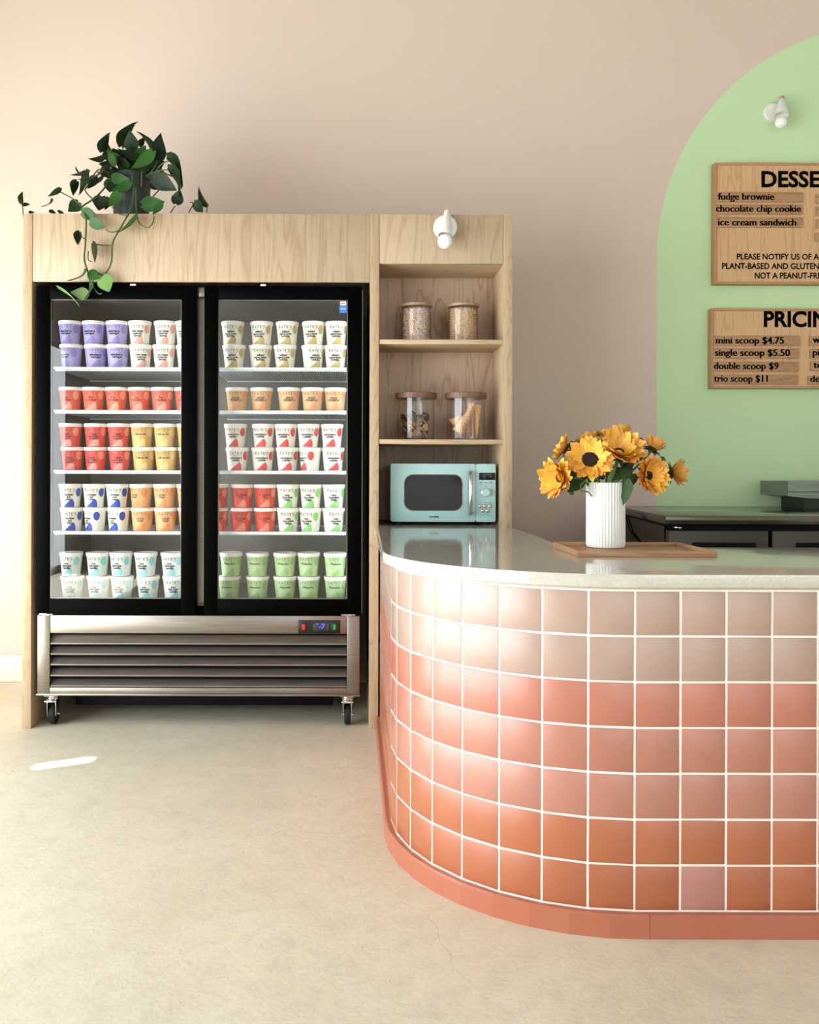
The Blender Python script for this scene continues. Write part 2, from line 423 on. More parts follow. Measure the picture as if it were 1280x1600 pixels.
# ------------------------------------------------------------------ freezer
fz = thing('display_freezer', (-.68, 3.95, 0), 'black two-door glass display freezer with stainless louvred base on casters', 'freezer')
FX0, FX1 = -1.398, .043
fb = MB()   # outer body as five slabs
fb.box(FX0, FX0 + .03, 3.985, 4.72, .5, 1.95); fb.box(FX1 - .03, FX1, 3.985, 4.72, .5, 1.95)
fb.box(FX0 + .03, FX1 - .03, 3.985, 4.72, 1.905, 1.95); fb.box(FX0 + .03, FX1 - .03, 3.985, 4.72, .5, .53)
fb.box(FX0 + .03, FX1 - .03, 4.68, 4.72, .53, 1.905)
fb.build('body', BLACK, fz)
ln = MB()
ln.box(FX0 + .031, FX0 + .036, 3.99, 4.66, .531, 1.904); ln.box(FX1 - .036, FX1 - .031, 3.99, 4.66, .531, 1.904)
ln.box(FX0 + .036, FX1 - .036, 4.655, 4.66, .531, 1.904); ln.box(FX0 + .036, FX1 - .036, 3.99, 4.655, 1.9, 1.904)
ln.box(FX0 + .036, FX1 - .036, 3.99, 4.655, .531, .547)
ln.build('liner', LINER, fz)
MB().box(-.705, -.64, 3.987, 4.01, .548, 1.899).build('mullion', STEEL, fz)
for x in (-.672,): MB().box(x - .02, x + .02, 4.012, 4.02, .6, 1.86).build('light_strip', LED, fz)
for x in (FX0 + .045, FX1 - .045): MB().box(x - .006, x + .006, 3.992, 4.004, .6, 1.86).build('light_strip', LED, fz)
def fdoor(x0, x1, gx0, gx1):
    z0, z1, gz0, gz1 = .504, 1.944, .569, 1.8855
    y0, y1 = 3.93, 3.982
    m = MB(); m.box(x0, gx0, y0, y1, z0, z1, bev=.003); m.box(gx1, x1, y0, y1, z0, z1, bev=.003)
    m.box(gx0, gx1, y0, y1, z0, gz0, bev=.003); m.box(gx0, gx1, y0, y1, gz1, z1, bev=.003)
    d = m.build('door', BLACK, fz)
    MB().box(gx0 - .005, gx1 + .005, y0 + .008, y0 + .012, gz0 - .005, gz1 + .005).build('glass_pane', GLASS, d)
    g = MB()
    for a, b, c, e in ((gx0, gx0 + .004, gz0, gz1), (gx1 - .004, gx1, gz0, gz1), (gx0, gx1, gz0, gz0 + .004), (gx0, gx1, gz1 - .004, gz1)):
        g.box(a, b, y0 + .013, y0 + .02, c, e)
    g.build('spacer', STEELD, d)
    return d
MB().box(.0385, .0405, 3.934, 3.982, .51, 1.93).build('edge_trim', STEEL, fz)
dl = fdoor(-1.392, -.690, -1.3335, -.755)
dr = fdoor(-.655, .038, -.595, -.025)
# hinges and top clips
for x in (-1.35, -.02):
    MB().box(x - .03, x + .03, 3.94, 3.975, .497, .503, bev=.001).box(x - .012, x + .012, 3.945, 3.965, .492, .498).build('hinge', CHROME, fz)
for p in (207, 411):
    c = at(p, 442, 3.925); MB().box(c.x - .012, c.x + .012, 3.932, 3.96, 1.9445, 1.952, bev=.001).build('clip', WHITE, fz)
MB().box(-.6885, -.6565, 3.95, 3.98, 1.9, 1.94, bev=.002).build('hinge', STEEL, fz)
# stickers
st = MB(); a = at(530.5, 477.5, 3.936); b = at(541.8, 489, 3.936)
st.box(a.x, b.x, 3.9355, 3.9365, b.z, a.z, mi=0)
st.mesh2d(fit_text('~', a.x + .004, b.x - a.x - .008, (a.z + b.z) / 2 - .006, .02), lambda u, v: (u, 3.9352, v), 2)
st.build('sticker', [mat('sticker_blue', '3f7fd8', .4), WHITE, WHITE], dr, label='square blue sticker in the upper right of the glass')
st = MB(); a = at(531.7, 471, 3.936); b = at(541, 477, 3.936)
st.box(a.x, b.x, 3.9355, 3.9365, b.z, a.z)
st.box(a.x + .003, b.x - .003, 3.9351, 3.9354, (a.z + b.z) / 2 - .002, (a.z + b.z) / 2 + .002, mi=1)
st.build('sticker', [mat('sticker_white', 'f4f0f0', .4), mat('sticker_red', 'a32a2a', .4)], dr, label='small white sticker with a dark line')
# base grille
BX0, BX1 = -1.389, .030
def zz(py, d=3.945): return CH - (py - HY) * d / F
base = MB().box(BX0, BX1, 3.985, 4.70, zz(1085), zz(964)).build('base_box', BLACKM, fz)
bs = MB(); bs.box(BX0, BX0 + .055, 3.943, 3.985, zz(1085), zz(962.5), bev=.002)
bs.box(BX1 - .055, BX1, 3.943, 3.985, zz(1085), zz(962.5), bev=.002)
bs.box(BX0 + .055, BX1 - .055, 3.946, 3.985, zz(990.5), zz(962.5), bev=.002)
bs.box(BX0 + .055, BX1 - .055, 3.944, 3.985, zz(1085), zz(1075.5), bev=.002)
bs.box(BX0 - .004, BX1 + .003, 3.94, 4.0, zz(1088), zz(1085), bev=.001)
bs.build('grille_frame', STEEL, fz)
for k, (a, b) in enumerate(((992, 1008.5), (1010.5, 1025), (1027.5, 1041.5), (1044.5, 1058.5), (1061.5, 1075))):
    m = MB(); za, zb = zz(a + 2.6), zz(b - .6)
    x0, x1 = BX0 + .057, BX1 - .057
    y0, y1 = 3.972, 3.948     # slat leans out at the bottom
    P = [(y0, za), (y1, zb + .006), (y1, zb), (y1 + .004, zb), (y1 + .004, zb + .007), (y0 + .004, za)]
    vs0 = [m.bm.verts.new((x0, y, z)) for y, z in P]; vs1 = [m.bm.verts.new((x1, y, z)) for y, z in P]
    for i in range(6): m.bm.faces.new((vs0[i], vs0[(i + 1) % 6], vs1[(i + 1) % 6], vs1[i]))
    m.bm.faces.new(vs0); m.bm.faces.new(vs1[::-1])
    m.build('slat', STEELD, fz)
MB().box(BX0 + .12, BX1 - .12, 4.10, 4.68, .06, .148, bev=.004).build('shade_block', BLACKM, fz)  # black box added to deepen the shade under the freezer
# control panel
a = at(466, 969, 3.943); b = at(532, 989.5, 3.943)
cp = MB(); cp.box(a.x, b.x, 3.937, 3.947, b.z, a.z, bev=.002); cp = cp.build('control_panel', mat('panel_black', '0c0c0d', .3), fz)
yy = 3.9362
d = MB(); d.box(a.x + .072, b.x - .055, yy - .002, yy + .001, b.z + .012, a.z - .009, bev=.001); d.build('display', mat('lcd_grey', '2b2d2c', .3), cp)
d = MB(); h = (a.z - b.z)
d.mesh2d(fit_text('-7', a.x + .092, .026, b.z + .022, .02, bold=.02), lambda u, v: (u, yy - .0025, v))
d.mesh2d(fit_text('..', a.x + .08, .010, b.z + .040, .02, bold=.02), lambda u, v: (u, yy - .0025, v))
d.build('digits', mat('lcd_blue', '2020d0', .4, emis=('3a3aff', 3)), cp, label='glowing blue digits reading -7')
for xx in (a.x + .066, b.x - .058):
    for kk in range(3): MB().box(xx, xx + .006, yy - .0025, yy, b.z + .016 + .010 * kk, b.z + .022 + .010 * kk).build('key', mat('key_grey', '5d605c', .5), cp)
for xx, c, n in ((a.x + .024, 'c8201c', 'red'), (b.x - .026, '1d7a38', 'green')):
    d = MB(); d.box(xx - .016, xx + .016, yy - .003, yy + .002, b.z + .010, a.z - .010, bev=.002, mi=1); d.box(xx - .006, xx + .006, yy - .005, yy - .002, b.z + .017, a.z - .017, bev=.002)
    d.build('rocker_switch', [mat('switch_' + n, c, .3, emis=(c, .6)), mat('switch_base_' + n, {'red': '2a0a0a', 'green': '0a2012'}[n], .4)], cp, label=n + ' rocker switch')
# casters
def caster(x, y):
    m = MB(); m.box(x - .03, x + .03, y - .03, y + .03, .135, .139); m.lathe([(.024, .115), (.027, .121), (.027, .128), (.018, .135)], (x, y, 0), 16, cap0=True, cap1=True)
    m.box(x - .02, x - .017, y - .018, y + .035, .045, .118, bev=.001); m.box(x + .017, x + .02, y - .018, y + .035, .045, .118, bev=.001)
    m.box(x - .026, x + .026, y - .034, y - .02, .108, .116, bev=.002)
    m.tube([(x - .027, y + .02, .0455), (x + .027, y + .02, .0455)], .005, 8)
    c = m.build('caster', CHROME, fz)
    M = Matrix.Translation((x, y + .02, .0455)) @ Matrix.Rotation(PI / 2, 4, 'Y')
    w_ = MB(); w_.lathe([(.012, -.014), (.036, -.014), (.043, -.011), (.0455, -.004), (.0455, .004), (.043, .011), (.036, .014), (.012, .014)], (0, 0, 0), 24, M=M, cap0=True, cap1=True)
    w_.build('wheel', RUBBER, c)
pl_, pr_ = at(84, 1133, 4.0), at(543, 1131, 4.0)
for x in (pl_.x, pr_.x):
    for y in (3.985, 4.62): caster(x, y)
# wire shelves
SHZ = [1.5955, 1.402, 1.131, .857]; DECK = .547
for z in SHZ:
    for x0, x1 in ((-1.347, -.70), (-.645, -.032)):
        m = MB(); m.box(x0, x1, 4.028, 4.034, z - .008, z + .002, bev=.001); m.box(x0, x1, 4.05, 4.056, z - .013, z - .008); m.box(x0, x1, 4.58, 4.586, z - .012, z - .006)
        m.box(x0, x0 + .005, 4.03, 4.6, z - .006, z); m.box(x1 - .005, x1, 4.03, 4.6, z - .006, z)
        sh = m.build('shelf', WIRE, fz)
        wv = MB(); n = int((x1 - x0) / .0105)
        for k in range(1, n):
            x = x0 + (x1 - x0) * k / n
            wv.box(x - .0016, x + .0016, 4.032, 4.59, z - .006, z - .003)
            wv.box(x - .0016, x + .0016, 4.0305, 4.0335, z - .0145, z - .006)
        wv.build('wires', WIRE, sh, kind='stuff', normals=False)

# ------------------------------------------------------------------ ice cream tubs
R0, R1, ZL, HT = .0405, .0495, .094, .1065
def rad(z): return R0 + (R1 - R0) * z / ZL
def cone(u, v, e=.0005):
    r = rad(v) + e; a = u / rad(.05); return (r * math.sin(a), -r * math.cos(a), v)
def strip(m, us, lo, hi, mi, e=.0003):
    pr = None
    n = 40
    for i in range(n + 1):
        u = us[0] + (us[1] - us[0]) * i / n; l, h = lo(u), hi(u)
        if h - l < 1e-4: pr = None; continue
        cur = (cone(u, l, e), cone(u, h, e))
        if pr: m.quad(pr[0], cur[0], cur[1], pr[1], mi)
        pr = cur
PROTO = {}
def tub_proto(key, label_noun, body, blob, lines, hand=False, accent=None, small_arc=None):
    root = thing('ice_cream_tub', (0, 0, 0), 'tub', 'ice cream tub')
    bm_ = mat('tub_body_' + key, body, .45)
    MB().lathe([(R0 - .004, .003), (R0 - .002, 0), (R0, .002), (R1, ZL)], seg=32, cap0=True, cap1=True).build('tub', bm_, root)
    MB().lathe([(R1 + .001, ZL - .003), (R1 + .003, ZL - .003), (R1 + .0032, HT - .002), (R1 + .0015, HT), (R1 - .002, HT - .0015), (R1 - .004, HT - .003)], seg=32, cap0=True, cap1=True).build('lid', LIDM, root)
    m = MB()
    # brand line
    m.mesh2d(fit_text("KATE'S", -.029, .056, .0735, .0115, spacing=1.3, bold=.014), lambda u, v: cone(u, v, .0011), 0)
    for k in range(10): 
        u0, u1 = -.026 + .0052 * k, -.026 + .0052 * (k + 1); m.quad(cone(u0, .069, .0006), cone(u1, .069, .0006), cone(u1, .0697, .0006), cone(u0, .0697, .0006), 0)
    # wing-like blob at the lower right and a round patch at the upper right
    m1 = MB()
    def hi(u):
        t = (u + .030) / .058
        if t < 0 or t > 1: return 0
        return .003 + .036 * (min(1, t / .76) ** 1.1 if t < .76 else math.sqrt(max(0, 1 - ((t - .76) / .24) ** 2)))
    strip(m1, (-.030, .028), lambda u: .003, hi, 0, .0006)
    strip(m1, (.032, .060), lambda u: .070 - .021 * math.sqrt(max(0, 1 - ((u - .046) / .0141) ** 2)), lambda u: .070 + .018 * math.sqrt(max(0, 1 - ((u - .046) / .0141) ** 2)), 0, .0006)
    if accent:
        strip(m1, (-.040, -.012), lambda u: .080 + .010 * (u + .04) / .028, lambda u: .0815 + .010 * (u + .04) / .028, 1, .0006)
    m1.build('printed_shape', [mat('blob_' + key, blob, .5)] + ([mat('accent_' + key, accent, .5)] if accent else []), root)
    y = .0545
    for ln_ in lines:
        wd = min(.058, .0056 * len(ln_) if not hand else .0058 * len(ln_)); hh = .0095 if not hand else .0092
        m.mesh2d(fit_text(ln_, -wd / 2, wd, y, hh, bold=.03 if not hand else 0.012, shear=0 if not hand else .25, spacing=.9), lambda u, v: cone(u, v, .0011), 1)
        y -= .0105
    m.mesh2d(fit_text('one pint', -.002 - .006, .012, .0095, .002), lambda u, v: cone(u, v, .0011), 0)
    m.build('lettering', [mat('ink_grey_' + key, accent_text.get(key, '565149'), .6), INK], root, label='printed lettering')
    for ch in list(root.children): COL.objects.unlink(ch)
    COL.objects.unlink(root)
    PROTO[key] = (root, label_noun)
accent_text = {'red': '9c3b35', 'fire': 'a8402f', 'lilac': '6a659a', 'tan': '9c6b3d', 'mustard': '8c7040', 'green': '6d8f5b', 'dough': '9a6337', 'cake': '98302a'}
tub_proto('lilac', 'lilac tub', 'a9a2d4', '8a7fc2', ['elderberry', 'meringue'])
tub_proto('rose', 'white and rose tub', 'eeeee2', 'e8a18f', ['rose water', 'cardamom', 'almond'], accent='a9b0a4')
tub_proto('fire', 'coral tub', 'e2664f', 'eda78f', ['Fire', '  cracker'], hand=True)
tub_proto('red', 'red tub', 'dc554c', 'ec9a8c', ['Triple', 'chocolate', 'brownie'], hand=True)
tub_proto('mustard', 'mustard tub', 'd6b069', 'e5c987', ['Cafe au lait'], hand=True)
tub_proto('blue', 'white and dark blue tub', 'ebecdf', '2a4bb0', ['cookies', 'and', 'cream'], accent='3c5560')
tub_proto('dough', 'orange tan tub', 'e3ae78', 'e19257', ['Cookie', 'Dough'], hand=True)
tub_proto('aqua', 'pale aqua tub', 'dfe9e2', '8fd0d4', ['your', 'favorite', 'vanilla'])
tub_proto('peanut', 'white and mustard tub', 'eeebdd', 'c2ab68', ['salted', 'peanut butter', 'brittle'], accent='b5713f')
tub_proto('tan', 'tan tub', 'dfb583', 'e3a069', ['ORANGE', 'CREAMSICLE'], hand=True)
tub_proto('berry', 'white and red tub', 'eeebe0', 'd8433c', ['marionberry', 'cobbler'], accent='b5473f')
tub_proto('cake', 'scarlet tub', 'dd4a35', 'ea9078', ['ICE CREAM', 'CAKE'], hand=True)
tub_proto('mint', 'white and bright green tub', 'edeee0', '86d071', ['mint', 'chocolate', 'fudge'], accent='3c6650')
tub_proto('green', 'soft green tub', 'b9d9a0', '9cc67f', ['Pistachio'], hand=True)
ORD = ['leftmost', 'second from left', 'third from left', 'fourth from left', 'fifth from left', 'sixth from left']
def place_tubs(xs, keys, zb, door, shelf, layer, rots=None):
    """xs: centre px of the lids in the photograph; converted once to a place on the shelf"""
    zc = zb + .06
    for i, (px, key) in enumerate(zip(xs, keys)):
        root, noun = PROTO[key]
        py = HY - (zc - CH) * F / 4.085
        yj = 4.085 + random.uniform(-.004, .004)
        x = at(px, py, 4.085).x
        r = root.copy(); COL.objects.link(r)
        r.location = (x, yj, zb); r.rotation_euler = (0, 0, (rots[i] if rots else random.uniform(-.22, .12)))
        r['label'] = '%s, %s, %s%s, %s door' % (noun, ORD[i], (layer + ' layer of ') if layer else '', shelf, door)
        r['group'] = 'ice cream tubs on the ' + shelf
        for ch in [o for o in bpy.data.objects if o.parent == root]:
            c = ch.copy(); c.parent = r; COL.objects.link(c)
SH = ['top shelf', 'second shelf', 'third shelf', 'fourth shelf', 'freezer floor']
L, Rr = 'left', 'right'
def off(z): return z + .001
a_, b_ = off(SHZ[0]), off(SHZ[0]) + HT
place_tubs([109.8, 146.3, 183.3, 219, 259, 292], ['lilac'] * 3 + ['rose'] * 3, b_, L, SH[0], 'upper')
place_tubs([111.5, 149.5, 184.5, 220, 256.5, 293], ['lilac'] * 3 + ['rose'] * 3, a_, L, SH[0], 'lower', [-.5, .25, .15, .3, 0, .1])
place_tubs([363.9, 408.7, 448.8, 489.9, 525.3], ['peanut'] * 5, b_, Rr, SH[0], 'upper')
place_tubs([366, 407, 445.5, 489, 524.2], ['peanut'] * 5, a_, Rr, SH[0], 'lower', [-.1, .1, -.1, .35, 0])
z = off(SHZ[1])
place_tubs([111, 146.5, 182.3, 218, 254, 290.5], ['fire'] * 6, z, L, SH[1], '')
place_tubs([370.7, 408.5, 451.6, 488.6, 524], ['tan'] * 5, z, Rr, SH[1], '')
a_, b_ = off(SHZ[2]), off(SHZ[2]) + HT
place_tubs([110.5, 149.4, 186, 222, 257.6, 294], ['red'] * 3 + ['mustard'] * 3, b_, L, SH[2], 'upper')
place_tubs([113, 149.6, 187, 224, 259.5, 296], ['red'] * 3 + ['mustard'] * 3, a_, L, SH[2], 'lower')
place_tubs([368.3, 411.6, 446.6, 482.2, 518.8], ['berry'] * 5, b_, Rr, SH[2], 'upper')
place_tubs([370.7, 410.5, 448.8, 484.5, 520.5], ['berry'] * 5, a_, Rr, SH[2], 'lower', [0, 0, 0, -.9, .1])
a_, b_ = off(SHZ[3]), off(SHZ[3]) + HT
place_tubs([110.4, 147.3, 183.3, 220.4, 257, 294], ['blue'] * 3 + ['dough'] * 3, b_, L, SH[3], 'upper', [.1, 0, 0, -.5, -.1, 0])
place_tubs([112.5, 148.8, 185.4, 222.5, 258.6, 296], ['blue'] * 3 + ['dough'] * 3, a_, L, SH[3], 'lower', [.1, -.6, -.4, 0, .2, 0])
place_tubs([340, 378.5, 414.4, 450, 485.8, 521.5], ['cake'] * 3 + ['mint'] * 3, b_, Rr, SH[3], 'upper')
place_tubs([340, 377, 414.4, 450, 485.3, 521], ['cake'] * 3 + ['mint'] * 3, a_, Rr, SH[3], 'lower', [0, 0, 0, .1, -.4, .3])
a_, b_ = DECK + .001, DECK + .001 + HT
place_tubs([111.8, 153, 189.4, 228.2, 269.5], ['aqua'] * 5, b_, L, SH[4], 'upper')
place_tubs([113.4, 154, 191, 231.6, 271.8], ['aqua'] * 5, a_, L, SH[4], 'lower')
place_tubs([361.4, 402.4, 445.3, 482.3, 523.8], ['green'] * 5, b_, Rr, SH[4], 'upper')
place_tubs([358.5, 402.6, 445.3, 482.5, 524.3], ['green'] * 5, a_, Rr, SH[4], 'lower')

# ------------------------------------------------------------------ service counter
TP, TR, TXC, TDF, TZT = .1126, .586, .7045, 2.203, .848
TPZ = .1126
def cpath(u, off_=0.0):
    """point and outward normal on the counter outline; u<0 along the front to the right, u>0 round the corner and back"""
    R_ = TR
    if u <= 0: return Vector((TXC - u, TDF - off_)), Vector((0, -1))
    if u < R_ * PI / 2:
        a = u / R_; n = Vector((-math.sin(a), -math.cos(a))); return Vector((TXC, TDF + R_)) + n * (R_ + off_), n
    n = Vector((-1, 0)); return Vector((TXC - R_ - off_, TDF + R_ + (u - R_ * PI / 2))), n
def outline(off_, u0, u1, fac=None, xr=2.3, back=2.92, inner_x=.68, yend=3.925):
    pts = []
    n = 40
    pts.append((xr, TDF - off_)); 
    for i in range(n + 1):
        u = TR * PI / 2 * i / n; p, _ = cpath(u, off_); pts.append((p.x, p.y))
    pts.append((TXC - TR - off_, yend)); return pts
ctr = thing('service_counter', (1.0, 2.6, 0), 'curved service counter faced in square pink and terracotta tiles', 'counter')
# the body's corner is faceted at the tile joints, just behind the tile faces
def facet(off_):
    pts = [(2.3, TDF - off_)]; k = -1
    while True:
        u = .0105 + TP * k
        if u > TR * PI / 2 + TP: break
        p, _ = cpath(u, off_); pts.append((p.x, p.y)); k += 1
    pts.append((TXC - TR - off_, 3.925)); return pts
core = facet(-.0014)
core_poly = core + [(.67, 3.925), (.67, 2.90), (2.3, 2.90)]
MB().prism(core_poly, .0, .852).build('counter_body', GROUT, ctr, label='pale grout between the tiles')
ck = outline(-.001, 0, 0)
m = MB(); rnd = random.Random(3)
for (xa, ya), (xb, yb) in zip(ck, ck[1:]):
    L_ = math.hypot(xb - xa, yb - ya); n = max(1, int(L_ / .02))
    for i in range(n):
        p0 = (xa + (xb - xa) * i / n, ya + (yb - ya) * i / n); p1 = (xa + (xb - xa) * (i + 1) / n, ya + (yb - ya) * (i + 1) / n)
        zt = .8597; zb_ = .8505
        m.quad((p0[0], p0[1], zb_), (p1[0], p1[1], zb_), (p1[0], p1[1], zt), (p0[0], p0[1], zt))
        m.quad((p0[0], p0[1], zb_), (p1[0], p1[1], zb_), (p1[0] + .0, p1[1] + .008, zb_), (p0[0], p0[1] + .008, zb_))
m.build('caulk_line', CAULK, ctr)
# tiles: shared mesh per colour
TS = .1076
def tile_mesh(name, m_):
    b = MB(); b.box(-TS / 2, TS / 2, -.004, .004, -TS / 2, TS / 2, bev=.0018, seg=2)
    me = bpy.data.meshes.new(name); b.bm.to_mesh(me); b.bm.free(); me.materials.append(m_); return me
def tilemat(n, c, c2): return mat(n, c, .40, spec=.6, vary=(9, c2, .5), rnd=.035, coat=.8, bump=(30, .05))
rows = [tilemat('tile_beige', 'b19283', 'b79a8c'), tilemat('tile_beige_two', 'ae9081', 'b4978a'), tilemat('tile_coral', 'b9705a', 'bd7862'),
        tilemat('tile_pink', 'b57460', 'ba7d69'), tilemat('tile_pink_two', 'b67865', 'bb816f'), tilemat('tile_terracotta', 'b0623d', 'b56c47'),
        tilemat('tile_terracotta_two', 'ac5e3a', 'b06843')]
pink = tilemat('tile_dusty_pink', 'ae756b', 'b48176')
TM = [tile_mesh('tile', r) for r in rows]; TMP = tile_mesh('tile', pink); TMR = [TM[5], TM[4]]
def put_tile(col, row, me):
    ua, ub = .0105 + TP * (col), .0105 + TP * (col + 1)
    pa, _ = cpath(ua); pb, _ = cpath(ub); c = (pa + pb) / 2; t = (pb - pa).normalized(); n = Vector((t.y, -t.x))
    ang = math.atan2(t.y, t.x) + PI
    o = bpy.data.objects.new('tile', me); COL.objects.link(o); o.parent = ctr
    zc = TZT - TPZ * (row + .5)
    jx = random.uniform(-.0006, .0006)
    nn = Vector((t.y, -t.x)); 
    if nn.dot(Vector((-.3, -1))) < 0: nn = -nn
    o.location = Vector((c.x, c.y, zc + random.uniform(-.0005, .0005))) - ORI[ctr.name] - Vector((nn.x, nn.y, 0)) * .004
    o.rotation_euler = (random.uniform(-.003, .003), random.uniform(-.005, .005), ang + random.uniform(-.006, .006)); return o
ncol = int((TR * PI / 2 + (3.925 - TDF - TR)) / TP)
for col in range(-13, ncol):
    for row in range(7):
        me = TM[row]
        if row == 6 and col == -2: me = TMP
        if row == 1 and col == -13: me = TM[1]
        put_tile(col, row, me)
# plinth: curved board then straight board
PLM = mat('plinth_paint', 'b36a50', .38, vary=(5, 'b17560', .5), bump=(20, .25))
def plinth(u0, u1, mfn, name, nseg):
    m = MB(); prev = None
    us = [u0 + (u1 - u0) * i / nseg for i in range(nseg + 1)]
    P = []
    for u in us:
        p, n = cpath(u, .018); q, _ = cpath(u, -.006); P.append((p, q))
    zt, zr = .058, .052
    for (p, q), (p2, q2) in zip(P, P[1:]):
        def V(v, z): return (v.x, v.y, z)
        e = .005
        pi_, p2i = p.lerp(q, .2), p2.lerp(q2, .2)
        m.quad(V(p, 0), V(p2, 0), V(p2, zr), V(p, zr)); m.quad(V(p, zr), V(p2, zr), V(p2i, zt), V(pi_, zt)); m.quad(V(pi_, zt), V(p2i, zt), V(q2, zt), V(q, zt))
    for (p, q) in (P[0], P[-1]): m.quad((p.x, p.y, 0), (q.x, q.y, 0), (q.x, q.y, zt), (p.x, p.y, zt))
    return m.build(name, PLM, ctr)
plinth(-.0215, TR * PI / 2 + (3.925 - TDF - TR), None, 'plinth_board', 12 + 10)
plinth(-1.6, -.0225, None, 'plinth_board', 1)
# worktop, its own thing
sl = outline(.027, 0, 0)
sl = [(2.3, TDF - .027)] + sl[1:-1]
so_ = .0265
poly = [(2.3, TDF - so_)]
for i in range(41):
    p, _ = cpath(TR * PI / 2 * i / 40, so_); poly.append((p.x, p.y))
poly += [(TXC - TR - so_, 3.924), (XM1 + .002, 3.924), (XM1 + .002, 4.395), (XR0 - .002, 4.395), (XR0 - .002, 3.924), (.692, 3.924), (.692, 2.93), (2.3, 2.93)]
MB().prism(poly, .8597, .8906, bev=.002).build('worktop', QUARTZ, label='polished off-white speckled quartz worktop lying over the curved tiled counter', cat='worktop')

# ------------------------------------------------------------------ jars
def jar(x, y, z, r, h, lidr, lidh, lidm, label, group):
    root = thing('glass_jar', (x, y, z), label, 'jar', group)
    MB().lathe([(0.0005, .004), (r - .006, .004), (r - .003, .008), (r - .003, h - lidh * .5), (r - .0005, h - lidh * .5), (r, .006), (r - .004, 0), (.0005, 0)], (x, y, z), 40).build('glass', JARG, root)
    MB().lathe([(r - .002, h - lidh), (lidr - .001, h - lidh), (lidr, h - lidh + .002), (lidr, h - .002), (lidr - .002, h)], (x, y, z), 40, cap0=True, cap1=True).build('lid', lidm, root)
    return root
LIDW = wood('jar_lid_bamboo', 'a88e70', '8d7355', '8a7052', scale=3)
LIDD = wood('jar_lid_walnut', '7b5a44', '644633', '5e412f', scale=3)
zs1, zs2 = 1.7115, 1.2735
def top_jar(px, cols, label, seed):
    y = 4.07; x = at(px, 500, y).x; r = .067; h = .178
    j = jar(x, y, zs1, r, h, .0725, .013, LIDW, label, 'jars of sprinkles')
    rn = random.Random(seed); m = MB()
    rr = r - .0065; ht = h - .022
    m.lathe([(.001, .006), (rr - .003, .006), (rr - .003, ht - .004), (.001, ht - .003)], (x, y, zs1), 28, mi=0)
    vs = m.bm
    for k in range(2600):
        a = rn.uniform(0, 2 * PI); zq = rn.uniform(.007, ht)
        if k % 5 == 0: rad_ = rr * math.sqrt(rn.random()); zq = ht
        else: rad_ = rr - rn.uniform(0, .0035)
        c = Vector((x + rad_ * math.cos(a), y + rad_ * math.sin(a), zs1 + zq))
        d_ = Vector((rn.gauss(0, 1), rn.gauss(0, 1), rn.gauss(0, 1))).normalized() * rn.uniform(.0016, .0032)
        s_ = d_.orthogonal().normalized() * .0010; t_ = d_.cross(s_).normalized() * .0010
        A = [vs.verts.new(c - d_ + s_), vs.verts.new(c - d_ - s_ * .5 + t_), vs.verts.new(c - d_ - s_ * .5 - t_)]
        B = [vs.verts.new(c + d_ + s_), vs.verts.new(c + d_ - s_ * .5 + t_), vs.verts.new(c + d_ - s_ * .5 - t_)]
        mi = rn.randrange(1, len(cols))
        for i in range(3):
            f = vs.faces.new((A[i], A[(i + 1) % 3], B[(i + 1) % 3], B[i])); f.material_index = mi
        f = vs.faces.new(A); f.material_index = mi; f = vs.faces.new(B); f.material_index = mi
    m.build('sprinkles', [mat('sprinkle_' + c, c, .5) for c in cols], j, kind='stuff', label='loose sprinkles')
top_jar(651, ['cdb9a6', 'f2f0ea', 'c94a44', '3d4a6b', 'e9c9a8', 'd98a9a', '8a3f3a', 'efe6da'], 'left jar on the top maple shelf, filled with multicoloured sprinkles', 5)
top_jar(723.8, ['c2a07c', 'e6d2b0', 'b98e5f', '8a6238', 'ead9bd', 'cdaa80', 'a47a4c', 'd9b98c'], 'right jar on the top maple shelf, filled with tan and brown crumble', 6)
COOK = mat('cookie', 'b08358', .8, bump=(300, .6), vary=(120, '7d5734', .8))
COOKD = mat('dark_cookie', '3a271c', .8, bump=(300, .6))
y = 4.06; x3 = at(650.3, 650, y).x; x4 = at(727.7, 650, y).x
j3 = jar(x3, y, zs2, .083, .213, .0945, .026, LIDD, 'left jar on the middle maple shelf, holding broken wafer and cookie shards', 'jars with thick dark wooden lids')
j4 = jar(x4, y, zs2, .086, .213, .0950, .026, LIDD, 'right jar on the middle maple shelf, holding rolled waffle cones', 'jars with thick dark wooden lids')
rn = random.Random(11)
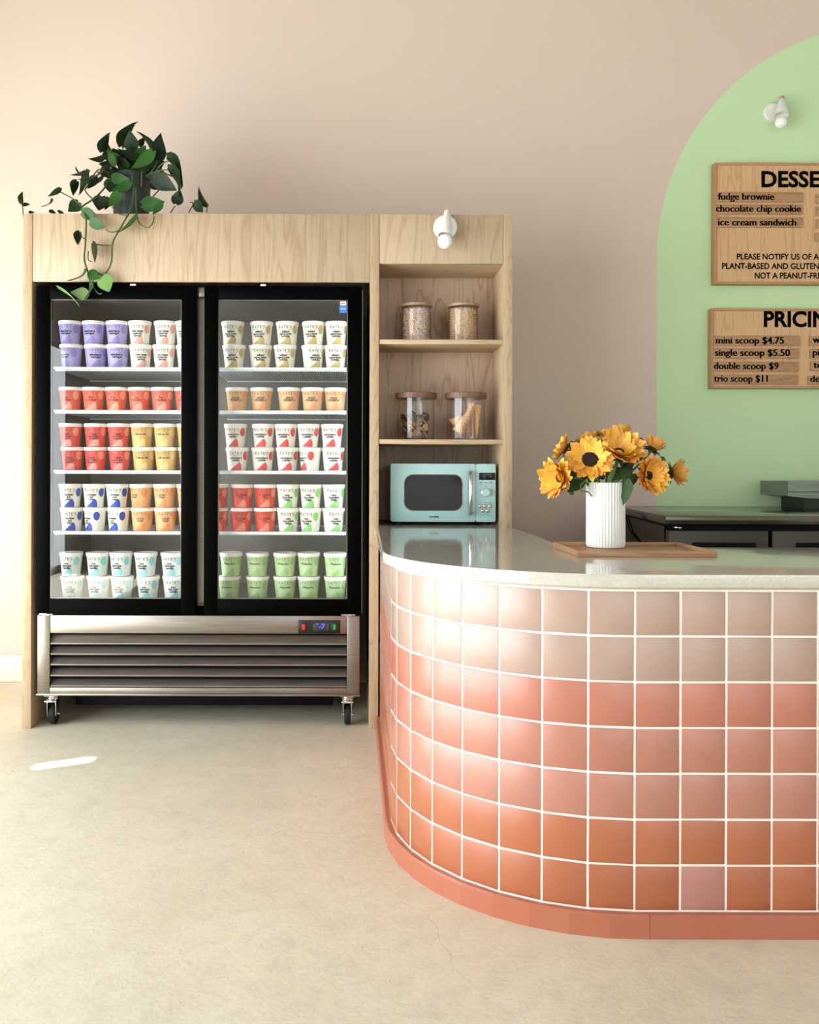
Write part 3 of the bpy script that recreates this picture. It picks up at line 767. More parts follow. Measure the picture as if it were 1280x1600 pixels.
for k in range(70):
    lay = k // 20; a = rn.uniform(0, 2 * PI); rr = .058 * math.sqrt(rn.random()); cz = .022 + lay * .026 + rn.uniform(0, .01)
    c = Vector((x3 + rr * math.cos(a), y + rr * math.sin(a), zs2 + cz))
    M = Matrix.Translation(c) @ Matrix.Rotation(rn.uniform(0, PI), 4, 'Z') @ Matrix.Rotation(rn.uniform(.2, 1.4), 4, 'X') @ Matrix.Rotation(rn.uniform(0, PI), 4, 'Z')
    b = bmesh.new(); n = rn.choice((4, 5, 5)); L_ = rn.uniform(.020, .036); q = []
    for i in range(n):
        an = 2 * PI * i / n + rn.uniform(-.3, .3); l = L_ * rn.uniform(.7, 1.1); q.append((l * math.cos(an), l * .7 * math.sin(an)))
    bot = [b.verts.new((u, v, -.002)) for u, v in q]; top = [b.verts.new((u, v, .002)) for u, v in q]
    b.faces.new(bot[::-1]); b.faces.new(top)
    for i in range(n): b.faces.new((bot[i], bot[(i + 1) % n], top[(i + 1) % n], top[i]))
    # keep inside jar
    for v in b.verts:
        wv = M @ v.co; dx, dy = wv.x - x3, wv.y - y; rr2 = math.hypot(dx, dy)
        if rr2 > .077: wv.x = x3 + dx * .077 / rr2; wv.y = y + dy * .077 / rr2
        wv.z = max(wv.z, zs2 + .006); v.co = wv
    mb = MB(); mb.merge(b, 0, smooth=False); mb.build('cookie_shard', COOK if k % 3 else COOKD, j3)
# waffle cones
def waffle_mat():
    m = mat('waffle', 'd9a878', .7); nt = m.node_tree; b = nt.nodes['Principled BSDF']
    tc = nt.nodes.new('ShaderNodeTexCoord'); mp = nt.nodes.new('ShaderNodeMapping'); mp.inputs['Rotation'].default_value = (.3, .8, .3)
    nt.links.new(tc.outputs['Object'], mp.inputs[0])
    ck = nt.nodes.new('ShaderNodeTexChecker'); ck.inputs['Scale'].default_value = 190
    ck.inputs[1].default_value = lin('e6bd8f'); ck.inputs[2].default_value = lin('b98352'); nt.links.new(mp.outputs[0], ck.inputs[0])
    nt.links.new(ck.outputs[0], b.inputs['Base Color']); return m
WAF = waffle_mat()
def wcone(p0, p1, r, nm='waffle_cone'):
    p0, p1 = Vector(p0), Vector(p1); ax = (p0 - p1); L_ = ax.length
    M = Matrix.Translation(p1) @ ax.to_track_quat('Z', 'Y').to_matrix().to_4x4()
    # p1 = tip; open rim at p0
    m = MB(); m.lathe([(.001, 0), (.004, .003), (r * .5, L_ * .5), (r, L_), (r - .002, L_), (r * .5 - .002, L_ * .5), (.002, .008)], (0, 0, 0), 20, M=M)
    m.build(nm, WAF, j4)
zc = zs2
wcone((x4 - .038, y - .035, zc + .034), (x4 + .035, y - .045, zc + .172), .030)
wcone((x4 - .045, y + .01, zc + .105), (x4 - .010, y + .01, zc + .012), .032)
wcone((x4 + .010, y + .03, zc + .03), (x4 + .02, y + .035, zc + .165), .028)
wcone((x4 + .052, y - .010, zc + .160), (x4 + .050, y - .010, zc + .008), .020)
wcone((x4 + .025, y + .0, zc + .165), (x4 + .032, y - .02, zc + .010), .016)

# ------------------------------------------------------------------ microwave
my = 4.03
A = at(610.6, 724.5, my); B = at(774.5, 815.5, my)
mx0, mx1, mz0, mz1 = A.x, B.x, B.z, A.z
mw = thing('microwave', ((mx0 + mx1) / 2, my + .17, .8906), 'mint green retro microwave with chrome handle in the lowest shelf bay', 'microwave')
MB().box(mx0 + .002, mx1 - .002, my + .02, my + .34, mz0 + .002, mz1 - .002, bev=.006).build('casing', MINT, mw)
def rrect(x0, x1, z0, z1, r, n=8):
    pts = []
    for cx, cz, a0 in ((x1 - r, z1 - r, 0), (x0 + r, z1 - r, PI / 2), (x0 + r, z0 + r, PI), (x1 - r, z0 + r, 1.5 * PI)):
        for i in range(n + 1):
            a = a0 + PI / 2 * i / n; pts.append((cx + r * math.cos(a), cz + r * math.sin(a)))
    return pts
def xz_prism(m, pts, y0, y1, mi=0, bev=0):
    b = bmesh.new(); F_ = [b.verts.new((p[0], y0, p[1])) for p in pts]; K = [b.verts.new((p[0], y1, p[1])) for p in pts]; n = len(pts)
    b.faces.new(F_); b.faces.new(K[::-1])
    for i in range(n): b.faces.new((F_[i], K[i], K[(i + 1) % n], F_[(i + 1) % n]))
    if bev: bmesh.ops.bevel(b, geom=[e for e in b.edges if abs(e.verts[0].co.y - y0) < 1e-6 and abs(e.verts[1].co.y - y0) < 1e-6], offset=bev, segments=2, affect='EDGES', profile=.5)
    m.merge(b, mi, smooth=bool(bev))
xp = at(743.8, 770, my).x
m = MB(); xz_prism(m, rrect(mx0, xp - .0008, mz0, mz1, .006), my, my + .02, bev=.003); door = m.build('door', MINT, mw)
m = MB(); xz_prism(m, rrect(xp + .0008, mx1, mz0, mz1, .006), my + .001, my + .02, bev=.003); pan = m.build('control_panel', MINT, mw)
wa, wb = at(631.5, 741, my), at(723.5, 798.5, my)
m = MB(); o_, i_ = rrect(wa.x, wb.x, wb.z, wa.z, .042, 10), rrect(wa.x + .004, wb.x - .004, wb.z + .004, wa.z - .004, .038, 10)
n = len(o_)
for k in range(n):
    k2 = (k + 1) % n
    m.quad((o_[k][0], my - .001, o_[k][1]), (o_[k2][0], my - .001, o_[k2][1]), (i_[k2][0], my - .004, i_[k2][1]), (i_[k][0], my - .004, i_[k][1]))
m.build('window_rim', CHROME, door)
m = MB(); xz_prism(m, rrect(wa.x + .003, wb.x - .003, wb.z + .003, wa.z - .003, .039, 10), my - .0025, my + .001); m.build('window_glass', mat('microwave_glass', '12100f', .12, spec=.2), door)
m = MB(); m.mesh2d(fit_text('comfee', at(671, 807, my).x, at(686, 807, my).x - at(671, 807, my).x, at(678, 808.6, my).z, .0085, bold=.03, spacing=.9), lambda u, v: (u, my - .0008, v)); m.build('lettering', INK, door)
hx = at(734.6, 770, my).x; hz0, hz1 = at(735, 803, my).z, at(735, 738, my).z
m = MB(); m.tube([(hx, my, hz1), (hx, my - .018, hz1 - .004), (hx, my - .028, hz1 - .018), (hx, my - .030, (hz0 + hz1) / 2), (hx, my - .028, hz0 + .018), (hx, my - .018, hz0 + .004), (hx, my, hz0)], .0095, 12)
m.build('handle', CHROME, door, label='curved chrome bar handle')
da, db = at(748.8, 738.7, my), at(774, 750, my)
MB().box(da.x, db.x, my - .0008, my + .002, db.z, da.z, bev=.0005).build('display', mat('display_black', '060606', .15), pan)
kc = at(759.4, 769.6, my)
MK = Matrix.Translation((kc.x, my, kc.z)) @ Matrix.Rotation(PI / 2, 4, 'X')
MB().lathe([(.021, -.001), (.021, .003), (.019, .004)], seg=32, M=MK, cap1=True).build('knob_ring', CHROME, pan)
MB().lathe([(.017, 0), (.017, .014), (.015, .017)], seg=32, M=MK, cap0=True, cap1=True).build('knob', mat('mint_knob', 'b4e0dc', .2), pan)
for px, py in ((750.5, 790.8), (758.2, 790.8), (765.7, 790.8), (754.2, 798.2), (761.8, 798.2)):
    c = at(px, py, my); MM = Matrix.Translation((c.x, my, c.z)) @ Matrix.Rotation(PI / 2, 4, 'X')
    MB().lathe([(.008, -.001), (.008, .004), (.006, .0055), (.0005, .006)], seg=16, M=MM, cap0=True).build('button', CHROME, pan)
m = MB()
for px, py, wpx in ((751, 754.8, 5), (759, 754.8, 5), (766.5, 754.8, 5), (754.5, 805, 3), (762.5, 805, 3), (750.5, 786, 2), (758.2, 786, 2), (766, 786, 4), (758.8, 760.5, 2), (750.5, 767, 2), (768, 767, 2)):
    c = at(px, py, my)
    for k in (0, 1): m.box(c.x - wpx * .00144, c.x + wpx * .00144, my - .0004, my + .001, c.z + k * .003 - .0008, c.z + k * .003 + .0004)
m.build('markings', mat('grey_print', '5e7d7c', .5), pan)
m = MB()
for xx in (mx0 + .04, mx1 - .04):
    for yy2 in (my + .05, my + .3): m.lathe([(.014, 0), (.016, mz0 - .8906 + .004)], (xx, yy2, .8907), 16, cap0=True, cap1=True)
m.build('foot', RUBBER, mw)

# ------------------------------------------------------------------ wall lamps
CORK = mat('wooden_finial', 'c99a70', .6)
def lamp(pc, rp, top, bot, bulb, rb, wt, wbm, d, label, finial_m, yb):
    """plate centre, radius px; shade axis top/bottom px; widths px"""
    c = at(pc[0], pc[1], yb); k = yb / F
    root = thing('wall_lamp', (c.x, yb, c.z), label, 'wall lamp', 'small white spot wall lamps')
    M = Matrix.Translation((c.x, yb, c.z)) @ Matrix.Rotation(PI / 2, 4, 'X')
    MB().lathe([(rp * k, 0), (rp * k, .012), (rp * k - .004, .016)], seg=40, M=M, cap0=True, cap1=True).build('wall_plate', WHITE, root)
    t, b = at(top[0], top[1], d + .012), at(bot[0], bot[1], d - .012)
    ax = (b - t); L_ = ax.length; q = ax.to_track_quat('Z', 'Y').to_matrix().to_4x4(); MM = Matrix.Translation(t) @ q
    MB().lathe([(wt * k / 2 * .8, 0), (wt * k / 2, .004), (wbm * k / 2, L_), (wbm * k / 2 - .002, L_), (wbm * k / 2 - .004, L_ * .75), (.004, L_ * .7)], seg=32, M=MM, cap0=True).build('lamp_shade', WHITE, root)
    MB().lathe([(.011, -.016), (.014, -.012), (.014, .0), (.010, .001)], seg=20, M=MM, cap0=True, cap1=True).build('finial', finial_m, root)
    bc = at(bulb[0], bulb[1], d - .014)
    pr = [(rb * k * math.sin(PI * i / 12) + .0005, -rb * k * math.cos(PI * i / 12)) for i in range(13)]
    MB().lathe(pr, tuple(bc), 24).build('bulb', BULB, root)
    mid = t.lerp(b, .5)
    MB().tube([(c.x, yb - .012, c.z), (mid.x, mid.y, c.z)], .008, 10).build('arm', WHITE, root)
lamp((695.6, 356), 18.6, (698.8, 334.5), (695.8, 368), (695.4, 377.4), 11.4, 11, 23, 3.87, 'small white spot lamp with round bulb fixed on the maple fascia', mat('pale_finial', 'dccdb8', .6), DC + .001)
lamp((1206.5, 176.5), 14, (1221.8, 155.5), (1221, 181), (1220.6, 191.5), 9, 9, 21.5, 4.73, 'small white spot lamp with round bulb on the green painted arch', CORK, WD - .0005)

# ------------------------------------------------------------------ menu boards
def board(x0f, y0, y1, wpx, label, texts, plaques, yf):
    a = at(x0f, y0, yf); b = at(x0f, y1, yf); wv = wpx * yf / F
    root = thing('menu_board', (a.x + wv / 2, WD, b.z), label, 'menu board', 'wooden menu boards')
    MB().box(a.x + .012, a.x + wv - .012, yf + .008, WD - .001, b.z + .012, a.z - .012).build('panel', OAK, root)
    fm = MB()
    fm.box(a.x, a.x + .012, yf, WD - .001, b.z, a.z, bev=.001); fm.box(a.x + wv - .012, a.x + wv, yf, WD - .001, b.z, a.z, bev=.001)
    fm.box(a.x + .012, a.x + wv - .012, yf, WD - .001, b.z, b.z + .012, bev=.001); fm.box(a.x + .012, a.x + wv - .012, yf, WD - .001, a.z - .012, a.z, bev=.001)
    fm.build('frame', mat('frame_wood', 'b98e62', .5), root)
    yt = yf + .0075
    for st_, px, base, wp, cp_, pre in texts:
        p = at(px, base, yt); m = MB(); m.mesh2d(fit_text(st_, p.x, wp * yt / F, p.z, cp_ * yt / F, prefix=pre, bold=.034 if cp_ > 15 else .028), lambda u, v: (u, yt - .0005, v))
        m.build('lettering', INKD, root)
    for (px0, px1, ya, yb), tx in plaques:
        p, q = at(px0, ya, yf), at(px1, yb, yf)
        pq = MB().box(p.x, q.x, yf - .002, yf + .0075, q.z, p.z, bev=.001).build('plaque', PLAQ, root)
        if tx:
            st_, px, base, wp = tx; yt2 = yf - .0022; pp = at(px, base, yt2)
            MB().mesh2d(fit_text(st_, pp.x, wp * yt2 / F, pp.z, 10.2 * yt2 / F, serif=True, bold=.004), lambda u, v: (u, yt2 - .0004, v)).build('lettering', INKD, pq)
def q4(x, y): return 1090 + x / 3.137, 130 + y / 3.137
def PQ(x0, x1, y0, y1, st_=None, tx0=0, tx1=0, base=0):
    return ((1090 + x0 / 3.137, 1090 + x1 / 3.137, 130 + y0 / 3.137, 130 + y1 / 3.137), (st_, 1090 + tx0 / 3.137, 130 + base / 3.137, (tx1 - tx0) / 3.137) if st_ else None)
board(1117.2, 254, 443.5, 300, 'upper wooden menu board headed DESSERTS on the green arch',
      [('DESSERTS', 1189.8, 291.6, 150, 23.4, None), ('PLEASE NOTIFY US OF ALLERGIES', 1151.5, 405.2, 128.5, 8.6, 'PLEASE NOTIFY US OF A'),
       ('PLANT-BASED AND GLUTEN-FREE', 1128.6, 420, 151.4, 8.8, 'PLANT-BASED AND GLUTEN'), ('NOT A PEANUT-FREE KITCHEN', 1179.3, 435, 99, 8.8, 'NOT A PEANUT-FR')],
      [PQ(90, 517, 533, 583, 'fudge brownie', 98, 377, 571), PQ(90, 512, 594, 643, 'chocolate chip cookie', 90, 508, 630), PQ(90, 515, 657, 707, 'ice cream sandwich', 98, 487, 697),
       PQ(583, 900, 543, 590, 'vegan', 590, 700, 577), PQ(583, 900, 605, 650), PQ(583, 900, 668, 712), PQ(577, 900, 733, 775)], 4.742)
board(1112, 482, 606.5, 300, 'lower wooden price board headed PRICING on the green arch',
      [('PRICING', 1193.6, 510, 67, 23, 'PRIC')],
      [PQ(80, 503, 1237, 1287, 'mini scoop $4.75', 87, 425, 1276), PQ(76, 497, 1300, 1350, 'single scoop $5.50', 85, 455, 1336), PQ(74, 495, 1365, 1415, 'double scoop $9', 80, 398, 1401),
       PQ(73, 493, 1428, 1476, 'trio scoop $11', 78, 347, 1463),
       PQ(550, 900, 1240, 1287, 'waffle cone', 562, 780, 1272), PQ(553, 900, 1303, 1350, 'pint', 563, 640, 1335), PQ(555, 900, 1365, 1410, 'topping', 566, 720, 1396), PQ(543, 900, 1435, 1478, 'dessert', 552, 700, 1465)], 4.742)

# ------------------------------------------------------------------ back counter (dark prep fridge)
DARKS = mat('dark_steel', '4a463e', .4, metal=.7, vary=(3, '3a3731', .5))
DARKT = mat('dark_steel_top', '575349', .15, metal=.85)
c0 = at(1040.5, 806, 3.80); px0 = c0.x; bk = at(962, 790, WD)
pf = thing('undercounter_fridge', (2.2, 4.2, 0), 'dark stainless undercounter fridge with flat top against the green wall', 'fridge')
ZTOP = c0.z
poly = [(px0, 3.80), (3.6, 3.80), (3.6, WD - .003), (bk.x, WD - .003)]
MB().prism(poly, ZTOP - .036, ZTOP, bev=.003).build('top', DARKT, pf)
poly2 = [(px0 + .03, 3.86), (3.55, 3.86), (3.55, WD - .01), (bk.x + .04, WD - .01)]
MB().prism(poly2, .1, ZTOP - .0365).build('body', BLACKM, pf)
sd = MB(); q0, q1 = Vector((bk.x + .035, WD - .02)), Vector((px0 + .022, 3.88))
sd.quad((q0.x, q0.y, .12), (q1.x, q1.y, .12), (q1.x, q1.y, ZTOP - .05), (q0.x, q0.y, ZTOP - .05)); sd.build('side_panel', DARKS, pf)
def zb(py): return CH - (py - HY) * 3.82 / F
for a, b in ((1045, 1201.5), (1207.5, 1365)):
    xa, xb = (a - CX) * 3.82 / F, (b - CX) * 3.82 / F
    dd = MB().box(xa, xb, 3.82, 3.858, .16, zb(828), bev=.003).build('door', DARKS, pf)
    MB().box(xa + .10, xb - .055, 3.814, 3.8195, zb(855), zb(846), bev=.002).build('handle_recess', BLACKM, dd)
MB().tube([(px0 + .045, 3.835, ZTOP - .05), (px0 + .075, 3.82, ZTOP - .052)], .006, 8).build('hinge', CHROME, pf)
# cords hanging beside it
for k, (a, b) in enumerate((((979, 810), (998, 845)), ((981, 806), (1006, 852)))):
    p, q = at(a[0], a[1], 4.35), at(b[0], b[1], 4.2)
    sag = p.lerp(q, .5) + Vector((-.01, 0, -.01))
    MB().tube([(p.x - .06, WD - .03, p.z + .03), p, sag, q, (q.x + .03, q.y, q.z - .3), (q.x + .04, q.y, .02)], .004, 6).build('power_cord', BLACKM, parent=pf)
# grey steel topping unit at the right edge of the frame
tA = at(1227, 752, 4.45); tB = at(1227, 768, 4.45); zt0 = ZTOP + .001
m = MB()
x0, x1 = tA.x, tA.x + .9
P = [(x0, tA.z), (x1, tA.z), (x1, tB.z - .05), (x0 + .11, tB.z - .034), (x0, tB.z - .022)]
GREY = mat('grey_metal', '8b9088', .4, metal=.6, vary=(6, '6f746c', .6, (1, 1, 8)))
b = bmesh.new(); F_ = [b.verts.new((p[0], 4.42, p[1])) for p in P]; K = [b.verts.new((p[0], 4.72, p[1])) for p in P]; n = len(P)
b.faces.new(F_); b.faces.new(K[::-1])
for i in range(n): b.faces.new((F_[i], K[i], K[(i + 1) % n], F_[(i + 1) % n]))
tu = thing('topping_rail', (x0 + .45, 4.57, zt0), 'grey metal topping rail standing on the dark fridge at the right edge', 'topping rail')
m.merge(b, 0, smooth=False); m.build('hood', GREY, tu)
MB().box(x0 - .002, x1, 4.4165, 4.4195, tB.z - .002, tB.z + .001).build('seam', BLACKM, tu)
MB().box(x0 + .1, x1 - .02, 4.46, 4.70, zt0, tB.z - .035).build('base', mat('rail_base', '2f3531', .4, metal=.5), tu)

# ------------------------------------------------------------------ tray, vase, sunflowers
ZS = .8906
tr = thing('wooden_tray', (.855, 2.76, ZS), 'flat wooden serving tray with low rim under the white vase', 'tray')
tx0, tx1, ty0, ty1 = .652, 1.058, 2.60, 2.915
MB().box(tx0 + .008, tx1 - .008, ty0 + .008, ty1 - .008, ZS + .0005, ZS + .007, bev=.001).build('base', TRAYW, tr)
for a in ((tx0, tx1, ty0, ty0 + .010), (tx0, tx1, ty1 - .010, ty1), (tx0, tx0 + .010, ty0 + .0105, ty1 - .0105), (tx1 - .010, tx1, ty0 + .0105, ty1 - .0105)):
    MB().box(*a, ZS + .0003, ZS + .0185, bev=.0015).build('rim', TRAYW, tr)
VX, VY, VZ = .800, 2.838, ZS + .0072
vs_ = thing('fluted_vase', (VX, VY, VZ), 'white fluted ceramic vase standing on the wooden tray', 'vase')
VH = .2065
fl = lambda a, z: (.0030 * abs(math.cos(20 * a)) - .0030) if .006 < z < VH + .01 else 0
prof = [(.001, 0), (.052, 0), (.058, .003), (.0605, .010), (.0605, .05), (.0600, .10), (.0603, .15), (.0612, VH - .01), (.0615, VH)]
VM = mat('vase_ceramic', 'f3f3ef', .35)
MB().lathe(prof + [(.0590, VH), (.0575, VH - .004), (.0565, .10), (.050, .012), (.001, .010)], (VX, VY, VZ), 176, flute=lambda a, z: fl(a, z) if True else 0).build('vase_body', VM, vs_)

PETAL = [mat('petal_yellow', 'fbc84c', .55, vary=(25, 'f0ab3a', .6), rnd=.1), mat('petal_orange', 'f2a94a', .55, vary=(25, 'f7bc50', .7), rnd=.1)]
LEAFG = mat('sunflower_leaf', '2c4420', .6, vary=(30, '3f5f2d', .7))
STEMG = mat('sunflower_stem', '5d7f3b', .6)
DISC = mat('sunflower_disc', '1c0f0a', .9, bump=(500, 1.0), vary=(260, '3a2214', .8))
DISCB = mat('sunflower_disc_brown', '6b4420', .9, bump=(500, 1.0), vary=(260, '2a1810', .8))
def petal_mesh(nm, m_, curl):
    b = bmesh.new(); N = 7; rows_ = []
    for i in range(N + 1):
        t = i / N; w_ = .21 * math.sin(PI * min(1, .12 + t * .9) ** .8) if t < 1 else 0.0
        w_ = .20 * (math.sin(PI * (t * .86 + .14)) ** .75) if t < 1 else 0
        z = curl * t * t - .0 ; r_ = []
        for j in (-1, 0, 1):
            if t == 1 and j != 0: continue
            r_.append(b.verts.new((j * w_, t, z + (.05 * abs(j) if t < 1 else 0))))
        rows_.append(r_)
    for A_, B_ in zip(rows_, rows_[1:]):
        if len(B_) == 3:
            for j in (0, 1): b.faces.new((A_[j], A_[j + 1], B_[j + 1], B_[j]))
        else:
            b.faces.new((A_[0], A_[1], B_[0])); b.faces.new((A_[1], A_[2], B_[0]))
    for f in b.faces: f.smooth = True
    me = bpy.data.meshes.new(nm); b.to_mesh(me); b.free(); me.materials.append(m_); return me
PM = [petal_mesh('petal', PETAL[0], .18), petal_mesh('petal', PETAL[0], -.15), petal_mesh('petal', PETAL[1], .3), petal_mesh('petal', PETAL[1], 0.02)]
def leaf_mesh(nm, m_, W=.36, droop=.12, fold=.10, wave=0.0):
    b = bmesh.new(); N = 9; rows_ = []
    for i in range(N + 1):
        t = i / N
        if i == 0: w_ = W * .30
        elif i == N: w_ = 0
        else: w_ = W * (math.sin(PI * (t ** .62)) ** .8) * (1 - .15 * t - .22 * t ** 3)
        z = -droop * (t - .2) ** 2 * 2 + wave * math.sin(t * 6)
        yb_ = t
        r_ = []
        js = (-1, -.5, 0, .5, 1) if i < N else (0,)
        for j in js:
            back = -.10 * abs(j) if i == 0 else (-.05 * abs(j) if i == 1 else 0)
            r_.append(b.verts.new((j * w_, yb_ + back, z + fold * abs(j) - .06 * j * j)))
        rows_.append(r_)
    for A_, B_ in zip(rows_, rows_[1:]):
        if len(B_) == 5:
            for j in range(4): b.faces.new((A_[j], A_[j + 1], B_[j + 1], B_[j]))
        else:
            for j in range(4): b.faces.new((A_[j], A_[j + 1], B_[0]))
    for f in b.faces: f.smooth = True
    me = bpy.data.meshes.new(nm); b.to_mesh(me); b.free(); me.materials.append(m_); return me
SL = leaf_mesh('leaf', LEAFG)
vrim = Vector((VX, VY, VZ + VH))
rf = random.Random(21)
def sunflower(cx, cy, r_px, nrm, d, label, disc_px=13, disc=DISC, open_=.25, npet=17, mis=(0, 1), droopf=0.0):
    """head centre px, petal radius px, facing direction"""
    r_px *= 1.27; c = at(cx, cy, d); k = d / F; R_ = r_px * k; n = Vector(nrm).normalized()
    npet += 4; root = thing('sunflower', c, label, 'sunflower', 'sunflowers in the white vase')
    q = n.to_track_quat('Z', 'Y').to_matrix().to_4x4()
    dr_ = disc_px * k
    M0 = q
    MB().lathe([(dr_ * 1.05, -.006), (dr_, .002), (dr_ * .7, .006), (dr_ * .3, .005), (.0005, .003)], (0, 0, 0), 22, M=Matrix.Translation(c) @ q, cap0=True).build('disc', disc, root)
    for ring in (0, 1, 2):
        for i in range(npet):
            a = 2 * PI * (i + .5 * (ring % 2) + rf.uniform(-.2, .2)) / npet
            L_ = (R_ - dr_ * .75) * rf.uniform(.85, 1.08) * (1 if ring < 2 else .75)
            el = open_ + (.18 if ring == 1 else (.42 if ring == 2 else 0)) + rf.uniform(-.12, .12)
            M = q @ Matrix.Rotation(a, 4, 'Z') @ Matrix.Translation((0, dr_ * .8, 0)) @ Matrix.Rotation(el, 4, 'X') @ Matrix.Rotation(rf.uniform(-.35, .35), 4, 'Y') @ Matrix.Diagonal((L_ * rf.uniform(1.1, 1.45), L_, L_, 1))
            o = bpy.data.objects.new('petal', PM[rf.choice((mis[0], mis[0], mis[1], 3)) if ring else rf.choice((mis[1], 2))]); COL.objects.link(o); o.parent = root; o.matrix_local = M
    # sepals behind
    for i in range(9):
        a = 2 * PI * i / 9 + .2; L_ = R_ * .5
        M = q @ Matrix.Rotation(a, 4, 'Z') @ Matrix.Translation((0, dr_ * .6, -.006)) @ Matrix.Rotation(.05, 4, 'X') @ Matrix.Diagonal((L_ * .8, L_, L_, 1))
        o = bpy.data.objects.new('sepal', SL); COL.objects.link(o); o.parent = root; o.matrix_local = M
    back = c - n * .02
    tgt = vrim + Vector(((c.x - VX) * .35, (c.y - VY) * .3, -.02)); tgt.x = max(VX - .045, min(VX + .045, tgt.x)); tgt.y = max(VY - .04, min(VY + .04, tgt.y))
    bot = Vector((VX - (c.x - VX) * .2, VY, VZ + .03))
    mid = back.lerp(tgt, .5) - n * .012 + Vector((0, 0, .012))
    MB().tube([c - n * .004, back, mid, tgt, bot], .0035, 8).build('stem', STEMG, root)
    return root
def f3(x, y): return 840 + x / 4.267, 640 + y / 4.267
fl_ = [
 (350, 335, 30, (-.25, -1, .45), 2.78, 'large sunflower facing forward with a wide black centre above the vase rim', 14.5, DISC, .12, 17, (0, 1)),
 (545, 285, 33, (.1, -.75, .75), 2.80, 'largest sunflower, its petals spread wide at the middle top of the bunch', 10, DISCB, .35, 18, (0, 3)),
 (565, 160, 15, (.1, .5, 1), 2.92, 'small sunflower at the very top of the bunch, seen from behind', 6, DISCB, .5, 14, (0, 3)),
 (455, 178, 13, (-.2, .2, 1), 2.90, 'brownish drying sunflower at the top behind the middle ones', 7, DISCB, .6, 13, (2, 3)),
 (345, 215, 19, (-.3, .2, 1), 2.90, 'sunflower standing behind the large black-centred one', 8, DISCB, .5, 15, (0, 3)),
 (185, 262, 20, (-1, .1, .5), 2.86, 'upper left sunflower turned to the left in profile', 8, DISCB, .35, 16, (0, 3)),
 (150, 455, 29, (-.9, -.55, -.1), 2.80, 'lower left sunflower hanging out over the tray, facing left', 9, DISCB, .45, 20, (0, 1)),
 (765, 262, 20, (.55, .1, .9), 2.86, 'upper right sunflower cupped half closed', 8, DISCB, .9, 15, (0, 3)),
 (740, 440, 27, (.35, -1, .1), 2.79, 'lower right sunflower facing forward with narrow dark centre', 8, DISC, .35, 17, (0, 3)),
 (895, 420, 23, (1, -.1, .05), 2.87, 'rightmost sunflower turned right with orange petals', 8, DISCB, .7, 15, (2, 3)),
]
for (x, y, r_, nn, dd, lb, dp, dm, op, npt, ms) in fl_:
    px, py = f3(x, y); sunflower(px, py, r_, nn, dd, lb, dp, dm, op, npt, ms)
def put_leaf(me, root, base, tip, wpx, d, name='leaf', sign=1, nominal=.66, tilt_d=0.0):
    """base, tip as (px, py); depth d; wpx apparent width"""
    B = at(base[0], base[1], d); T = at(tip[0], tip[1], d + tilt_d); y = (T - B); L_ = y.length; y.normalize()
    view = Vector((0, 1, 0)); xax = y.cross(view).normalized(); wv = wpx * d / F
    ratio = min(1.0, wv / (nominal * L_)); th = math.acos(ratio) * sign
    xr = (Matrix.Rotation(th, 3, y) @ xax).normalized(); z = xr.cross(y).normalized()
    ws = max(1.0, (wv / (nominal * L_))) * L_ 
    M = Matrix.Translation(B) @ Matrix((xr.to_4d(), y.to_4d(), z.to_4d(), (0, 0, 0, 1))).transposed().to_4x4()
    M = Matrix.Translation(B) @ Matrix(((xr.x, y.x, z.x, 0), (xr.y, y.y, z.y, 0), (xr.z, y.z, z.z, 0), (0, 0, 0, 1))) @ Matrix.Diagonal((ws, L_, L_, 1))
    o = bpy.data.objects.new(name, me); COL.objects.link(o); o.parent = root
    o.matrix_local = Matrix.Translation(-ORI[root.name]) @ M; return o
gb = thing('foliage_sprig', (VX, VY, VZ + VH), 'dark green sunflower leaves drooping over the rim of the white vase', 'leaves')
for (a, b, w_, d_) in (((590, 470), (585, 640), 60, 2.775), ((600, 400), (500, 480), 60, 2.80), ((640, 430), (620, 520), 70, 2.80), ((640, 330), (590, 440), 60, 2.82), ((300, 470), (200, 560), 60, 2.82),
                       ((260, 420), (220, 520), 90, 2.84), ((320, 430), (250, 470), 80, 2.84), ((400, 430), (330, 480), 80, 2.82), ((420, 420), (440, 470), 70, 2.86), ((700, 200), (640, 290), 60, 2.90), ((240, 215), (225, 290), 60, 2.88),
                       ((690, 280), (620, 370), 80, 2.86), ((850, 330), (800, 350), 50, 2.87), ((840, 400), (850, 500), 60, 2.87), ((560, 380), (640, 400), 70, 2.86), ((480, 380), (430, 450), 80, 2.88), ((660, 350), (600, 300), 60, 2.88), ((180, 350), (240, 420), 60, 2.86), ((300, 390), (240, 350), 60, 2.87),
                       ((560, 430), (520, 380), 60, 2.88), ((240, 560), (200, 540), 30, 2.85)):
    put_leaf(SL, gb, f3(*a), f3(*b), w_ / 4.267, d_, sign=random.choice((-1, 1)))
def sm(pts, d, r, n=4):
    P = [at(*f3(*p), d) for p in pts]; return P
MB().tube([at(*f3(*p), 2.79) for p in ((330, 460), (285, 505), (290, 540), (340, 550), (365, 580))], .0026, 7).build('stem', STEMG, gb)
MB().tube([at(*f3(*p), 2.80) for p in ((500, 380), (490, 430), (480, 500))], .006, 8).build('stem', STEMG, gb)
MB().tube([at(*f3(*p), 2.80) for p in ((620, 430), (560, 450), (510, 500))], .005, 8).build('stem', STEMG, gb)
MB().tube([at(*f3(*p), 2.86) for p in ((640, 300), (590, 430), (560, 500))], .004, 8).build('stem', STEMG, gb)

